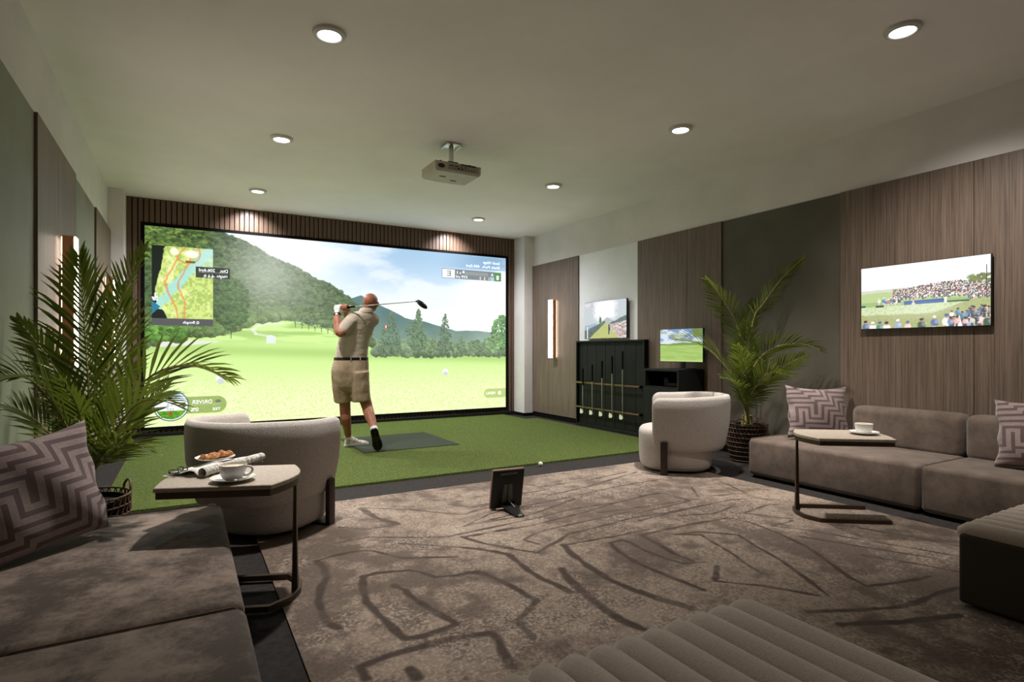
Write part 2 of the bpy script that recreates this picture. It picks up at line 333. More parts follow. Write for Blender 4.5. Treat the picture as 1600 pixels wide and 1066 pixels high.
# ------------------------------------------------------------------ turf, mat, rug
poly = [(-.505, 4.59), (4.86, 4.59), (4.86, 7.63), (4.64, 7.63), (4.64, YB - .08), (-.335, YB - .08), (-.335, 7.876), (-.505, 7.876)]
solo('artificial_turf', MB().prism(poly, 0.0, .018), M_grass, 'bright green artificial turf of the hitting area below the big screen', 'turf')
solo('hitting_mat', MB().box((2.17, 6.47, .0215), (1.1, 1.1, .007), .003, 1), M_mat, 'square dark grey-green hitting mat let into the green turf, beneath the golfer', 'mat')
RX0, RX1, RY0, RY1 = .358, 4.03, -.9, 4.165
LINES = [(0.05,[(0.59,3.04),(0.6,2.91),(0.59,2.8),(0.54,2.69),(0.5,2.55),(0.49,2.4),(0.49,2.33),(0.52,2.26)]),
 (0.03,[(0.59,3.04),(0.68,3.07),(0.81,3.08),(0.88,3.04),(0.93,2.95),(0.99,2.85),(1.1,2.8),(1.24,2.73)]),
 (0.05,[(0.84,2.54),(0.86,2.48),(0.87,2.36),(0.89,2.25),(0.93,2.08),(0.93,2.06),(0.88,2.05),(0.79,2.04),(0.72,2.05),(0.71,2.09),(0.7,2.21),(0.69,2.32),(0.68,2.43),(0.7,2.57),(0.74,2.72)]),
 (0.035,[(0.74,2.72),(0.81,2.73),(0.96,2.68),(1,2.63),(1.04,2.54),(1.13,2.51),(1.25,2.5)]),
 (0.05,[(1.2,2.51),(1.26,2.47),(1.29,2.34),(1.31,2.21),(1.32,2.08),(1.23,2.01),(1.16,1.97),(1.15,1.91),(1.14,1.83)]),
 (0.055,[(0.52,1.87),(0.52,1.95),(0.58,1.96),(0.68,1.97),(0.78,1.97),(0.91,1.96),(1.02,1.93),(1.02,1.88),(0.99,1.78),(0.97,1.69)]),
 (0.06,[(1.05,3.89),(1.07,3.63),(1.15,3.43)]),
 (0.025,[(1.15,3.43),(1.08,3.42),(0.96,3.42),(0.82,3.55)]),
 (0.025,[(1.06,3.9),(1.33,3.7),(1.5,3.5),(1.6,3.41),(1.81,3.48)]),
 (0.025,[(1.49,3.18),(1.74,3.33),(1.84,3.36)]),
 (0.025,[(1.49,3.18),(1.87,3.25)]),
 (0.025,[(1.4,3),(1.73,3.01)]),
 (0.03,[(1.4,3),(1.44,2.87),(1.56,2.7)]),
 (0.022,[(0.75,3.26),(0.91,3.28),(1.13,3.15),(1.3,3.06),(1.48,3.07),(1.78,3.09)]),
 (0.03,[(1.04,3.08),(1.17,2.98),(1.32,2.85),(1.46,2.7),(1.5,2.6)]),
 (0.06,[(0.66,1.85),(0.67,1.79)]),
 (0.025,[(1.61,3.69),(1.72,3.53),(1.85,3.57)]),
 (0.045,[(1.39,2.78),(1.49,2.63),(1.48,2.53),(1.47,2.38),(1.47,2.26),(1.49,2.18),(1.5,2.08)]),
 (0.06,[(1.62,2.32),(1.58,2.2),(1.55,2.05),(1.53,1.91),(1.52,1.77),(1.55,1.66)]),
 (0.055,[(1.83,2.6),(1.79,2.48),(1.76,2.29),(1.74,2.11),(1.76,1.96),(1.79,1.83),(1.86,1.7)]),
 (0.025,[(1.83,2.6),(1.93,2.59),(2.19,2.57),(2.44,2.57)]),
 (0.045,[(2.08,2.5),(2.03,2.38),(2,2.2),(2.01,2),(2.04,1.8)]),
 (0.03,[(2.08,2.5),(2.17,2.5),(2.18,2.44),(2.16,2.32),(2.17,2.18),(2.2,2.07),(2.31,2.03)]),
 (0.04,[(2.32,2.51),(2.3,2.35),(2.26,2.19),(2.27,2.07)]),
 (0.025,[(2.32,2.51),(2.53,2.52),(2.85,2.51)]),
 (0.03,[(1.4,3.01),(1.45,2.86),(1.53,2.71),(1.64,2.57),(1.75,2.63),(1.85,2.67),(1.96,2.74),(2.21,2.76),(2.52,2.8),(2.79,2.77),(3.15,2.78)]),
 (0.025,[(1.68,2.78),(1.78,2.84),(1.89,2.87),(2.18,2.89),(2.59,2.91)]),
 (0.025,[(1.68,2.78),(1.72,2.68)]),
 (0.025,[(1.46,2.99),(1.87,2.99),(2.3,3.05),(2.66,3.13),(3.12,3.19),(3.16,3.09),(3.16,2.92),(2.74,2.96),(2.4,3)]),
 (0.025,[(1.33,3.05),(1.68,3.08),(2.02,3.11),(2.32,3.16),(2.75,3.13)]),
 (0.025,[(2.02,3.38),(2.43,3.42),(2.97,3.5),(3.75,3.53)]),
 (0.025,[(2.21,3.69),(2.46,3.69)]),
 (0.025,[(2.36,3.55),(2.77,3.61),(3.49,3.83)]),
 (0.025,[(2.39,3.96),(2.44,3.8),(2.91,3.79),(3.41,3.88)]),
 (0.025,[(1.49,3.19),(1.99,3.19),(2.46,3.36)]),
 (0.025,[(1.53,3.46),(1.61,3.41),(1.87,3.56)]),
 (0.025,[(2.94,3.19),(3.16,3.16),(3.15,2.9),(2.63,2.86)]),
 (0.03,[(3.48,3.19),(3.29,2.95)]),
 (0.022,[(3.29,2.95),(3.7,2.85),(3.84,3.22)]),
 (0.025,[(2.51,2.73),(2.9,2.76),(3.42,2.78),(3.61,2.73),(3.74,2.6)]),
 (0.033,[(3.05,2.49),(3.09,2.34),(3.05,2.12),(2.98,1.91),(2.86,1.71),(2.75,1.54),(2.72,1.45),(2.88,1.4),(3.1,1.36)]),
 (0.025,[(2.32,2.5),(2.64,2.51),(3.05,2.49)]),
 (0.033,[(2.5,2.42),(2.63,2.34),(2.54,2.06),(2.47,1.9),(2.43,1.78)]),
 (0.033,[(2.5,2.42),(2.67,2.38),(2.82,2.23),(2.74,2.05),(2.67,1.85),(2.59,1.69),(2.51,1.55),(2.47,1.48)]),
 (0.04,[(2.32,1.96),(2.16,1.84)]),
 (0.03,[(2.16,1.84),(2.3,1.7),(2.43,1.5)]),
 (0.05,[(1.78,1.93),(1.84,1.69)]),
 (0.04,[(2.24,1.43),(2.45,1.33),(2.62,1.26),(2.77,1.25),(2.94,1.25),(3.07,1.23)]),
 (0.05,[(2.25,1.3),(2.48,1.19),(2.75,1.1)]),
 (0.025,[(3.23,2.51),(3.55,2.56),(3.64,2.53)]),
 (0.025,[(3.23,2.51),(3.31,2.37),(3.39,2.27)]),
 (0.025,[(3.15,2.24),(3.35,2.24)]),
 (0.025,[(3.15,2.24),(3.26,2.07),(3.36,1.83),(3.47,1.57),(3.54,1.41)]),
 (0.025,[(3.11,2.03),(3.24,1.76),(3.39,1.47)]),
 (0.025,[(3.11,1.68),(3.23,1.46),(3.29,1.31)]),
 (0.025,[(3.57,1.95),(3.66,1.71),(3.72,1.48)]),
 (0.03,[(3.29,2.65),(3.04,2.6),(2.81,2.68)])]
def rug_picture():
    h, w = 1400, 1020
    yy, xx = np.mgrid[0:h, 0:w]; X = RX0 + (xx + .5) / w * (RX1 - RX0); Y = RY0 + (yy + .5) / h * (RY1 - RY0)
    n1 = fbm(X * 1.3, Y * 1.3, 6, 3, .6); n2 = fbm(X * 9, Y * 9, 5, 21, .65); n3 = fbm(X * 120, Y * 120, 2, 33)
    img = np.zeros((h, w, 3)) + np.array((146, 132, 119.))
    img = mix(img, sm(.40, .60, .55 * n1 + .45 * n2) * .78, (84, 73, 66))
    n4 = fbm(X * 2.6 + 5, Y * 2.6, 5, 45, .6); wr = sm(.5, .62, n4); img = mix(img, sm(.50, .64, n2 * .45 + n3 * .55) * wr * .55, (178, 165, 152)); img = mix(img, sm(.50, .36, n2 * .5 + n3 * .5) * (1 - wr) * .40, (86, 74, 67))
    img *= (.9 + .2 * n3)[..., None]
    m = np.zeros((h, w))
    wob = (fbm(X * 14, Y * 14, 3, 5) - .5) * .02
    for wd, pts in LINES:
        for (ax, ay), (bx, by) in zip(pts[:-1], pts[1:]):
            c0 = max(0, int((min(ax, bx) - .1 - RX0) / (RX1 - RX0) * w)); c1 = min(w, int((max(ax, bx) + .1 - RX0) / (RX1 - RX0) * w) + 1)
            r0 = max(0, int((min(ay, by) - .1 - RY0) / (RY1 - RY0) * h)); r1 = min(h, int((max(ay, by) + .1 - RY0) / (RY1 - RY0) * h) + 1)
            if c1 <= c0 or r1 <= r0: continue
            x = X[r0:r1, c0:c1]; y = Y[r0:r1, c0:c1]; dx, dy = bx - ax, by - ay; q = dx * dx + dy * dy + 1e-9
            t = np.clip(((x - ax) * dx + (y - ay) * dy) / q, 0, 1); d = np.hypot(x - ax - t * dx, y - ay - t * dy) + wob[r0:r1, c0:c1]
            m[r0:r1, c0:c1] = np.maximum(m[r0:r1, c0:c1], 1 - sm(wd * .18, wd * .52, d))
    img = mix(img, m * (.66 + .3 * n3) * (1 - .4 * sm(.45, .65, n2)), (60, 51, 46))
    return img
M_rug = pic_mat('patterned_rug', rug_picture(), 'xy')
N, L, b = nodes(M_rug)
nz = N.new('ShaderNodeTexNoise'); nz.inputs['Scale'].default_value = 260; tc = N.new('ShaderNodeTexCoord'); L.new(tc.outputs['Object'], nz.inputs['Vector'])
bp = N.new('ShaderNodeBump'); bp.inputs['Strength'].default_value = .5; bp.inputs['Distance'].default_value = .004; L.new(nz.outputs[0], bp.inputs['Height']); L.new(bp.outputs[0], b.inputs['Normal'])
solo('patterned_rug', MB().box2((RX0, RY0, 0), (RX1, RY1, .012)), M_rug, 'large taupe rug with dark wandering line pattern in the lounge area', 'rug')

# ------------------------------------------------------------------ ceiling lamps
lt = None
for i, lx in enumerate(LAMP_X):
    for j, ly in enumerate(LAMP_Y):
        side = ('left', 'right')[i]
        lab = 'round white recessed ceiling downlight, ' + ('first', 'second', 'third', 'last, closest to the screen wall,')[j] + ' of the ' + side + ' row'
        if lt is None:
            lt = thing('ceiling_downlight', lab, 'ceiling light', (lx, ly, ZC), 0, 'recessed downlights in two rows')
            prof = [(.068, -.002), (.068, -.02), (.074, -.024), (.094, -.016), (.098, -.006), (.098, -.0005)]
            part(lt, 'trim_ring', MB().lathe(prof + [(.068, -.0005)], seg=40, cap=False), M_trimring)
            part(lt, 'diffuser', MB().lathe([(.0675, -.010), (.0675, -.006)], seg=32), M_lamp)
        else:
            dup(lt, (lx, ly, ZC), 0, lab)

# ------------------------------------------------------------------ big projection screen
SX0, SX1, SZ0, SZ1, SY = -.435, 4.714, .134, 2.652, 8.40
def interp(pts, s):
    p = np.array(pts); return np.interp(s, p[:, 0], p[:, 1])
def box_m(s, t, quad):
    """mask of a convex quad"""
    m = np.ones_like(s, bool); sg = 0
    for (ax, ay), (bx, by) in zip(quad, quad[1:] + quad[:1]):
        c = (bx - ax) * (t - ay) - (by - ay) * (s - ax)
        if sg == 0: sg = np.sign(np.median([(bx - ax) * (q[1] - ay) - (by - ay) * (q[0] - ax) for q in quad]) or 1)
        m &= (c * sg >= 0)
    return m.astype(float)
def pill_m(s, t, s0, s1, t0, t1, asp=2.045):
    r = (t1 - t0) / 2 / asp; c = np.clip(s, s0 + r, s1 - r); d = np.hypot((s - c), (t - (t0 + t1) / 2) / asp); return 1 - sm(r * .93, r, d)
def screen_picture():
    w, h = 1640, 800
    yy, xx = np.mgrid[0:h, 0:w]; s = (xx + .5) / w; t = (yy + .5) / h; X = s * 5.15; Zz = t * 2.52
    cl = fbm(X * 1.1 + 3, Zz * 2.6, 6, 41, .55); crown = fbm(X * 14, Zz * 14, 4, 51, .6); big = fbm(X * 3.2, Zz * 3.2, 5, 61); fine = fbm(X * 45, Zz * 45, 3, 71, .6)
    sky = np.zeros((h, w, 3)) + np.array((238, 244, 249.))
    sky = mix(sky, sm(.55, 1.0, t) * .9 * sm(.25, .6, s) , (158, 193, 222))
    sky = mix(sky, sm(.46, .66, cl + .12 * sm(.9, .6, t)) * .65, (236, 240, 245))
    sky = mix(sky, sm(.78, .96, s) * sm(.93, .86, t), (250, 252, 253))
    sky = mix(sky, np.exp(-(((s - .33) / .13) ** 2 + ((t - .93) / .11) ** 2)) * .8, (252, 252, 252))  # the same pale haze painted into the sky
    img = sky
    r2 = [(0.444, 0.648), (0.4975, 0.686), (0.5249, 0.7037), (0.5773, 0.6534), (0.612, 0.6214), (0.6565, 0.5795), (0.7203, 0.5572), (0.7686, 0.5333), (0.816, 0.5067), (0.892, 0.5093), (0.9546, 0.4987), (1.0024, 0.4872)]
    e2 = interp(r2, s) + (fbm(X * 12, X * 0, 4, 7) - .5) * .008
    c2 = np.array((104, 134, 132.)) + (big[..., None] - .5) * 34
    c2 = c2 + sm(.62, .38, t)[..., None] * np.array((34, 30, 12.)) + sm(.7, 1., s)[..., None] * np.array((26, 22, 24.))
    m = sm(.002, -.002, t - e2) * (s > .44); img = img * (1 - m[..., None]) + c2 * m[..., None]
    r1 = [(-.01, 1.1), (0.10, 1.06), (0.164, 1.0035), (0.216, 0.9702), (0.2777, 0.9054), (0.3296, 0.8602), (0.3653, 0.8296), (0.399, 0.7892), (0.4422, 0.758), (0.4741, 0.7117), (0.4975, 0.6824), (0.5257, 0.6077), (0.5534, 0.4859), (.58, .38)]
    e1 = interp(r1, s) + (fbm(X * 22, X * 0 + 4, 4, 9) - .5) * .018
    tex = sm(.32, .68, crown * .6 + fine * .4)
    c1 = np.array((44, 72, 48.)) + tex[..., None] * np.array((58, 66, 44.)) + (big[..., None] - .5) * np.array((60, 60, 40.))
    low = sm(.72, .5, t + (big - .5) * .3)
    c1 = c1 + low[..., None] * np.array((38, 52, 18.)) * (.4 + tex[..., None])
    vivid = sm(.16, .02, s) * sm(.8, .95, t) * tex; c1 = mix(c1, vivid * .75, (150, 182, 70))
    hz = np.clip(np.exp(-(((s - .27) / .085) ** 2 + ((t - .83 - (s - .27) * 1.2) / .16) ** 2)) * .75 + sm(.15, .42, s) * .30 + np.exp(-(((s - .24) / .10) ** 2 + ((t - .62) / .16) ** 2)) * .3, 0, .85)  # haze of the ceiling lamp's beam, painted into the hill colours
    c1 = mix(c1 * .75, hz, (200, 204, 196))
    m = sm(.003, -.003, t - e1); img = img * (1 - m[..., None]) + c1 * m[..., None]
    # distant wood at the foot of the hills
    eb = .40 + .05 * fbm(X * 5, X * 0, 4, 15) + .02 * fbm(X * 26, X * 0, 3, 16)
    m = sm(.004, -.004, t - eb) * sm(.555, .575, s)
    cb = np.array((86, 112, 78.)) + tex[..., None] * np.array((52, 56, 36.)); cb = mix(cb, .25 + .1 * sm(.9, .6, s), (206, 216, 200))
    img = img * (1 - m[..., None]) + cb * m[..., None]
    # fairway
    gl = [(-.01, .3805), (0.06, .45), (0.1423, 0.452), (0.186, 0.4748), (0.2465, 0.5283), (0.3096, 0.5525), (0.3586, 0.5409), (0.4457, 0.5122), (0.4884, 0.4669), (0.5157, 0.43), (0.5716, 0.385), (0.6693, 0.3583), (0.7943, 0.3488), (0.8829, 0.3435), (1.0024, 0.3375)]
    eg = interp(gl, s) + (fbm(X * 20, X * 0, 3, 19) - .5) * .012
    g = np.zeros((h, w, 3)) + np.array((205, 236, 150.))
    roll = fbm(X * 1.5, Zz * 16, 4, 23)
    g = mix(g, sm(.45, .62, roll) * sm(.40, .47, t) * .6, (150, 190, 96))
    dk = np.exp(-((t - (.352 - .055 * (s - .186) / .81 + .03)) / .032) ** 2); g = mix(g, dk * .55, (160, 196, 104))
    g = mix(g, sm(.34, .10, t) * .75, (238, 252, 188)); g = mix(g, sm(.42, .44, t) * sm(.3, .34, s) * sm(.45, .42, t) * .3, (225, 250, 165))
    sp = fbm(X * 60, Zz * 90, 2, 27, .7); g = mix(g, sm(.55, .8, sp) * sm(.40, .05, t) * .38, (160, 194, 100)); g = mix(g, sm(.45, .2, sp) * sm(.35, .05, t) * .8, (250, 255, 214))
    lf = sm(.15, .03, s) * sm(.40, .5, t); g = mix(g, lf * .7, (132, 178, 78)); g = g + (lf * (tex - .5) * 70)[..., None]
    m = sm(.003, -.003, t - eg); img = img * (1 - m[..., None]) + g * m[..., None]
    # bushes at the far left, cart paths, a pale tee box
    m = sm(.0, .02, .47 + .05 * (crown - .5) + .02 - t) * sm(.43, .445, t) * sm(.09, .04, s); img = mix(img, m * (.4 + .6 * tex), (92, 150, 60))
    pa = [(-.005, .380), (-.005, .428), (.0998, .4328), (.2039, .4244), (.0998, .4086)]
    img = mix(img, box_m(s, t, pa) * .9, (226, 226, 224))
    for (a0, b0), (a1, b1) in [((.312, .532), (.262, .524)), ((.262, .524), (.2388, .4936)), ((.2388, .4936), (.2465, .4698)), ((.2465, .4698), (.2856, .4569))]:
        q = (a1 - a0) ** 2 + (b1 - b0) ** 2; k = np.clip(((s - a0) * (a1 - a0) + (t - b0) * (b1 - b0)) / q, 0, 1)
        img = mix(img, (1 - sm(.003, .006, np.hypot(s - a0 - k * (a1 - a0), (t - b0 - k * (b1 - b0)) * .8))) * .6, (232, 236, 226))
    img = mix(img, box_m(s, t, [(0.2714, 0.457), (0.283, .466), (0.2952, 0.457), (0.2952, 0.4187), (0.2714, 0.4184)]) * .85, (226, 232, 238))
    # trees
    rs = np.random.RandomState(77)
    def clump(cx, cy, r, col, haze, soft=.35):
        """one clump of leaves, lit from above"""
        nonlocal img
        rx = r; ry = r * 2.045 * .85; x0 = max(0, int((cx - 1.3 * rx) * w)); x1 = min(w, int((cx + 1.3 * rx) * w) + 2); y0 = max(0, int((cy - 1.3 * ry) * h)); y1 = min(h, int((cy + 1.3 * ry) * h) + 2)
        if x1 - x0 < 2 or y1 - y0 < 2: return
        a = (s[y0:y1, x0:x1] - cx) / rx; b_ = (t[y0:y1, x0:x1] - cy) / ry; d = np.hypot(a, b_) + (crown[y0:y1, x0:x1] - .5) * 1.1
        c_ = np.array(col, float) * (.72 + .42 * sm(-.9, .9, b_ + .3 * a + (fine[y0:y1, x0:x1] - .5) * 2.2))[..., None]; c_ = mix(c_, haze, (214, 220, 208))
        m_ = sm(1.0, 1.0 - soft, d)[..., None]; img[y0:y1, x0:x1] = img[y0:y1, x0:x1] * (1 - m_) + c_ * m_
    pts_ = [(rs.rand() * .56, .40 + .6 * rs.rand()) for _ in range(5200)]
    for cx, cy in sorted(pts_, key=lambda q: -q[1]):
        top_ = np.interp(cx, [q[0] for q in r1], [q[1] for q in r1]); bot = np.interp(cx, [q[0] for q in gl], [q[1] for q in gl])
        if cy > top_ - .006 or cy < bot + .012: continue
        dpt = (cy - bot) / max(top_ - bot, .05); q = rs.rand()
        base = np.array((48, 70, 42.)) * (1 - q) + np.array((94, 114, 70.)) * q
        if dpt < .3: base = base * (1 - .5 * (1 - dpt / .3)) + np.array((132, 164, 88.)) * .5 * (1 - dpt / .3) + rs.randint(-16, 16)
        if cx < .14 and cy > .82: base = base * .4 + np.array((140, 172, 66.)) * .6 * q + np.array((40, 62, 34.)) * .6 * (1 - q)
        hz_ = min(.74, .05 + .30 * float(sm(.10, .34, cx)) + .42 * math.exp(-(((cx - .27) / .09) ** 2 + ((cy - .80) / .16) ** 2)) - .12 * float(sm(.36, .5, cx)))  # tree clumps paled by the same painted beam haze
        clump(cx, cy, .0055 + .0065 * (1 - dpt) + .003 * rs.rand(), base, max(hz_ * (.85 if dpt > .25 else .7), .04))
    def tree(cx, top, base, hw, col, haze, conic, n=170):
        nonlocal img
        hgt = top - base; m_ = (np.abs(s - cx) < .0009) * (t > base - .006) * (t < base + hgt * .3); img = mix(img, m_ * .7, np.array(col) * .6 + 50 * haze)
        for k in range(n):
            u = 1 - (k + .5) / n; lo_ = .10 if conic else .16
            wd = hw * ((1 - u) ** .75 * .95 + .05) * (.7 + .3 * abs(math.sin(u * 15 + cx * 90))) if conic else hw * math.sqrt(max(0, 1 - (2 * u - 1) ** 2))
            x_ = cx + wd * rs.uniform(-1, 1); q = rs.rand(); c_ = np.array(col, float) * (.8 + .45 * q)
            clump(x_, base + hgt * (lo_ + (1 - lo_) * u), hw * (.13 + .10 * rs.rand()) * (.55 + .6 * (1 - u) if conic else 1), c_, haze * (.7 + .5 * rs.rand()), .5)
    for k in range(420):
        cx = .56 + .44 * rs.rand(); q = rs.rand(); top_ = .375 + .055 * math.sin(cx * 23) ** 2 * (1 if cx < .93 else 1.4); clump(cx, .355 - .02 * (cx - .56) + (top_ - .35) * q, .008 + .006 * rs.rand(), np.array((88, 116, 74.)) * (.8 + .5 * rs.rand()), .22 + .18 * q)
    for k in range(11): tree(.345 + .017 * k, .585 - .006 * k + .03 * rs.rand(), .515 - .0065 * k, .011, (84, 108, 70), .34, False, 40)
    tree(.590, .53, .372, .018, (80, 106, 74), .26, True, 110); tree(.632, .51, .366, .016, (80, 106, 74), .26, True, 110)
    tree(.612, .620, .37, .026, (78, 104, 74), .24, True); tree(.683, .56, .36, .026, (84, 112, 76), .24, False, 120); tree(.6977, .635, .36, .031, (82, 110, 76), .24, True, 240); tree(.7848, .612, .355, .028, (80, 106, 76), .26, True, 200)
    tree(.735, .455, .355, .022, (104, 132, 84), .24, False, 80); tree(.84, .47, .352, .022, (92, 118, 80), .26, True, 90); tree(.89, .45, .350, .024, (92, 118, 80), .28, False, 90); tree(.925, .46, .348, .02, (92, 118, 80), .28, True, 90)
    tree(.99, .61, .35, .04, (98, 142, 86), .16, False, 240); tree(.955, .48, .342, .028, (118, 158, 98), .2, False, 120)
    tree(.1875, .76, .448, .042, (66, 94, 50), .14, False, 260)
    for k in range(160): clump(.085 * rs.rand(), .435 + .06 * rs.rand(), .007 + .005 * rs.rand(), np.array((92, 140, 56.)) * (.75 + .5 * rs.rand()), .06)
    img = mix(img, np.exp(-(((s - .26) / .10) ** 2 + ((t - .78) / .25) ** 2)) * .22, (236, 236, 226))  # final wash of painted beam haze over the hillside
    for cx, cy, rr in ((.7857, .2454, .0105), (.164, .2329, .0125)):
        d = np.hypot(s - cx, (t - cy) / 2.045); img = mix(img, 1 - sm(rr * .85, rr, d), (236, 238, 242)); img = mix(img, (1 - sm(rr * .5, rr, np.hypot(s - cx, (t - cy + rr * 1.3) / 2.045))) * (d < rr) * .5, (182, 184, 196))
    img = mix(img, box_m(s, t, [(.593, .534), (.600, .536), (.599, .515), (.5965, .508), (.594, .515)]), (226, 120, 96)); img = mix(img, box_m(s, t, [(.595, .529), (.598, .529), (.598, .517), (.595, .517)]), (245, 240, 235))
    # course map, read-outs and buttons of the game
    mp = box_m(s, t, [(0.0145, 0.906), (0.1466, 0.906), (0.1466, 0.543), (0.0145, 0.543)])
    a = (s - .0145) / .1321; c = (t - .543) / .363
    mm = np.zeros((h, w, 3)) + np.array((208, 226, 132.)); mm = mix(mm, sm(.4, .65, fbm(X * 34, Zz * 34, 4, 91, .6)) * .6, (150, 180, 84)); mm = mix(mm, sm(.48, .68, fbm(X * 7, Zz * 7, 4, 93)) * .6, (242, 247, 186))
    wob = (fbm(X * 12, Zz * 12, 3, 95) - .5)
    mm = mix(mm, sm(.13, .06, np.abs(c - (.20 + .95 * (a - .12)) + wob * .12)) * .85, (166, 222, 220)); mm = mix(mm, sm(.62, .80, a) * sm(.55, .80, c) * .6, (190, 226, 220))
    for off in (.0, .21):
        cv = np.interp(c, [0, .2, .42, .5, .75, .9, 1], [.42, .36, .22, .20, .36, .44, .55]) + off * np.interp(c, [0, .3, 1], [.5, 1, 1]); mm = mix(mm, sm(.022, .008, np.abs(a - cv + wob * .05)) * .75, (236, 138, 84))
    mm = mix(mm, sm(.02, .008, np.abs(np.hypot(a - .58, (c - .92) * 1.4) - .2)) * .6, (230, 130, 84)); mm = mix(mm, sm(.14, .07, np.hypot(a - .64, (c - .91) * 2.0)), (252, 250, 226)); mm = mix(mm, sm(.09, .05, np.hypot(a - .36, (c - .93) * 1.4)), (246, 250, 214)); mm = mix(mm, sm(.02, .01, np.abs(c - .80)) * (np.abs(a - .62) < .08) * .8, (110, 70, 40))
    blk = sm(.01, -.01, a - np.interp(c, [0, .12, .13, .3, .45, .7, 1], [.25, .16, .06, .06, .07, .14, .22]) + wob * .06)
    mm = mix(mm, blk, (28, 36, 30)); mm = mix(mm, ((a < .17) & (c > .05 + a * .8) & (c < .24 - a * .6)).astype(float), (46, 130, 160)); mm = mix(mm, ((a < .10) & (c > .24) & (c < .35)) * sm(.45, .6, fine), (240, 240, 240))
    img = img * (1 - mp[..., None]) + mm * mp[..., None]
    rect = lambda s0, s1, t0, t1: ((s > s0) & (s < s1) & (t > t0) & (t < t1)).astype(float)
    img = mix(img, rect(.0145, .1466, .5072, .543), (92, 92, 94)); img = mix(img, box_m(s, t, [(.132, .529), (.143, .536), (.142, .512)]), (240, 240, 240))
    img = mix(img, rect(.1082, .1846, .7565, .8130) * .88, (46, 52, 46)); img = mix(img, rect(.114, .179, .784, .786), (150, 152, 148))
    img = mix(img, rect(.7739, .8182, .841, .901), (110, 112, 114)); img = mix(img, rect(.7752, .8176, .8435, .8985), (232, 234, 236)); img = mix(img, rect(.8182, .9593, .841, .901) * .8, (112, 118, 118)); img = mix(img, rect(.85, .935, .87, .893) * .5, (176, 182, 180))
    img = mix(img, rect(.9425, .957, .843, .866), (160, 208, 220)); img = mix(img, rect(.9593, .9831, .841, .9005), (96, 150, 92)); d = np.hypot(s - .835 - .012, (t - .887) / 2.045); img = mix(img, 1 - sm(.0035, .0045, d), (245, 245, 245))
    img = mix(img, rect(.72, .9995, .912, .995) * sm(.72, .95, s) * .35, (96, 140, 180))
    img = mix(img, pill_m(s, t, .055, .178, .057, .146) * .62, (120, 148, 62)); img = mix(img, rect(.098, .165, .1008, .1022) * .7, (230, 240, 190))
    img = mix(img, (1 - sm(.006, .008, np.hypot(s - .158, (t - .117) / 1.2))) * (t > .11), (120, 128, 118))
    img = mix(img, pill_m(s, t, .9195, 1.06, .0655, .128) * .75, (176, 198, 112)); img = mix(img, 1 - sm(.0058, .0066, np.hypot(s - .9772, (t - .0965) / 2.045)), (255, 255, 250))
    d = np.hypot(s - .0552, (t - .102) / 2.045); img = mix(img, 1 - sm(.0375, .0385, d), (86, 108, 128)); img = mix(img, 1 - sm(.0352, .036, d), (236, 244, 248))
    inn = 1 - sm(.0330, .0336, d); ci = np.zeros((h, w, 3)) + np.array((250, 252, 255.)); ci = mix(ci, sm(.10, .17, t + (cl - .5) * .1), (126, 190, 226)); ci = mix(ci, sm(.079, .075, t), (110, 176, 50)); ci = mix(ci, ((t < .075) * sm(.4, .6, fine)) * .6, (60, 120, 36))
    ci = mix(ci, rect(.050, .057, .058, .072), (196, 70, 40)); ci = mix(ci, rect(.074, .086, .092, .118), (88, 100, 112)); 
    for k in (-1, 1): ci = mix(ci, ((np.abs((s - .0795) * 2.045 - k * (t - .105) * .8 * 1) < .0035) & (np.abs(t - .105 ) < .009) & (k * (t - .105) < 0)) , (240, 244, 246))
    for q0, q1, bw in ((.114, .128, .012), (.098, .105, .012), (.083, .090, .012)): ci = mix(ci, rect(.038, .061, q0, q1) * .0, (60, 120, 160))
    img = img * (1 - inn[..., None]) + ci * inn[..., None]
    return img
scr = thing('projection_screen', 'wall-filling bright golf simulator screen showing a mountain fairway, in a slatted wall', 'screen', ((SX0 + SX1) / 2, SY, SZ0))
cx = (SX0 + SX1) / 2; sw = SX1 - SX0; shh = SZ1 - SZ0
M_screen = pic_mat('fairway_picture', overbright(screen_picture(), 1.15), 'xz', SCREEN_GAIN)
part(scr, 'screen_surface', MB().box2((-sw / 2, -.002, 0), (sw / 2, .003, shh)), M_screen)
fw = .042
fr = MB()
for a, b_ in (((-sw / 2 - fw, -.004, -fw), (sw / 2 + fw, .012, 0)), ((-sw / 2 - fw, -.004, shh), (sw / 2 + fw, .012, shh + fw)), ((-sw / 2 - fw, -.004, 0), (-sw / 2, .012, shh)), ((sw / 2, -.004, 0), (sw / 2 + fw, .012, shh))): fr.box2(a, b_)
part(scr, 'frame', fr, M_matte)

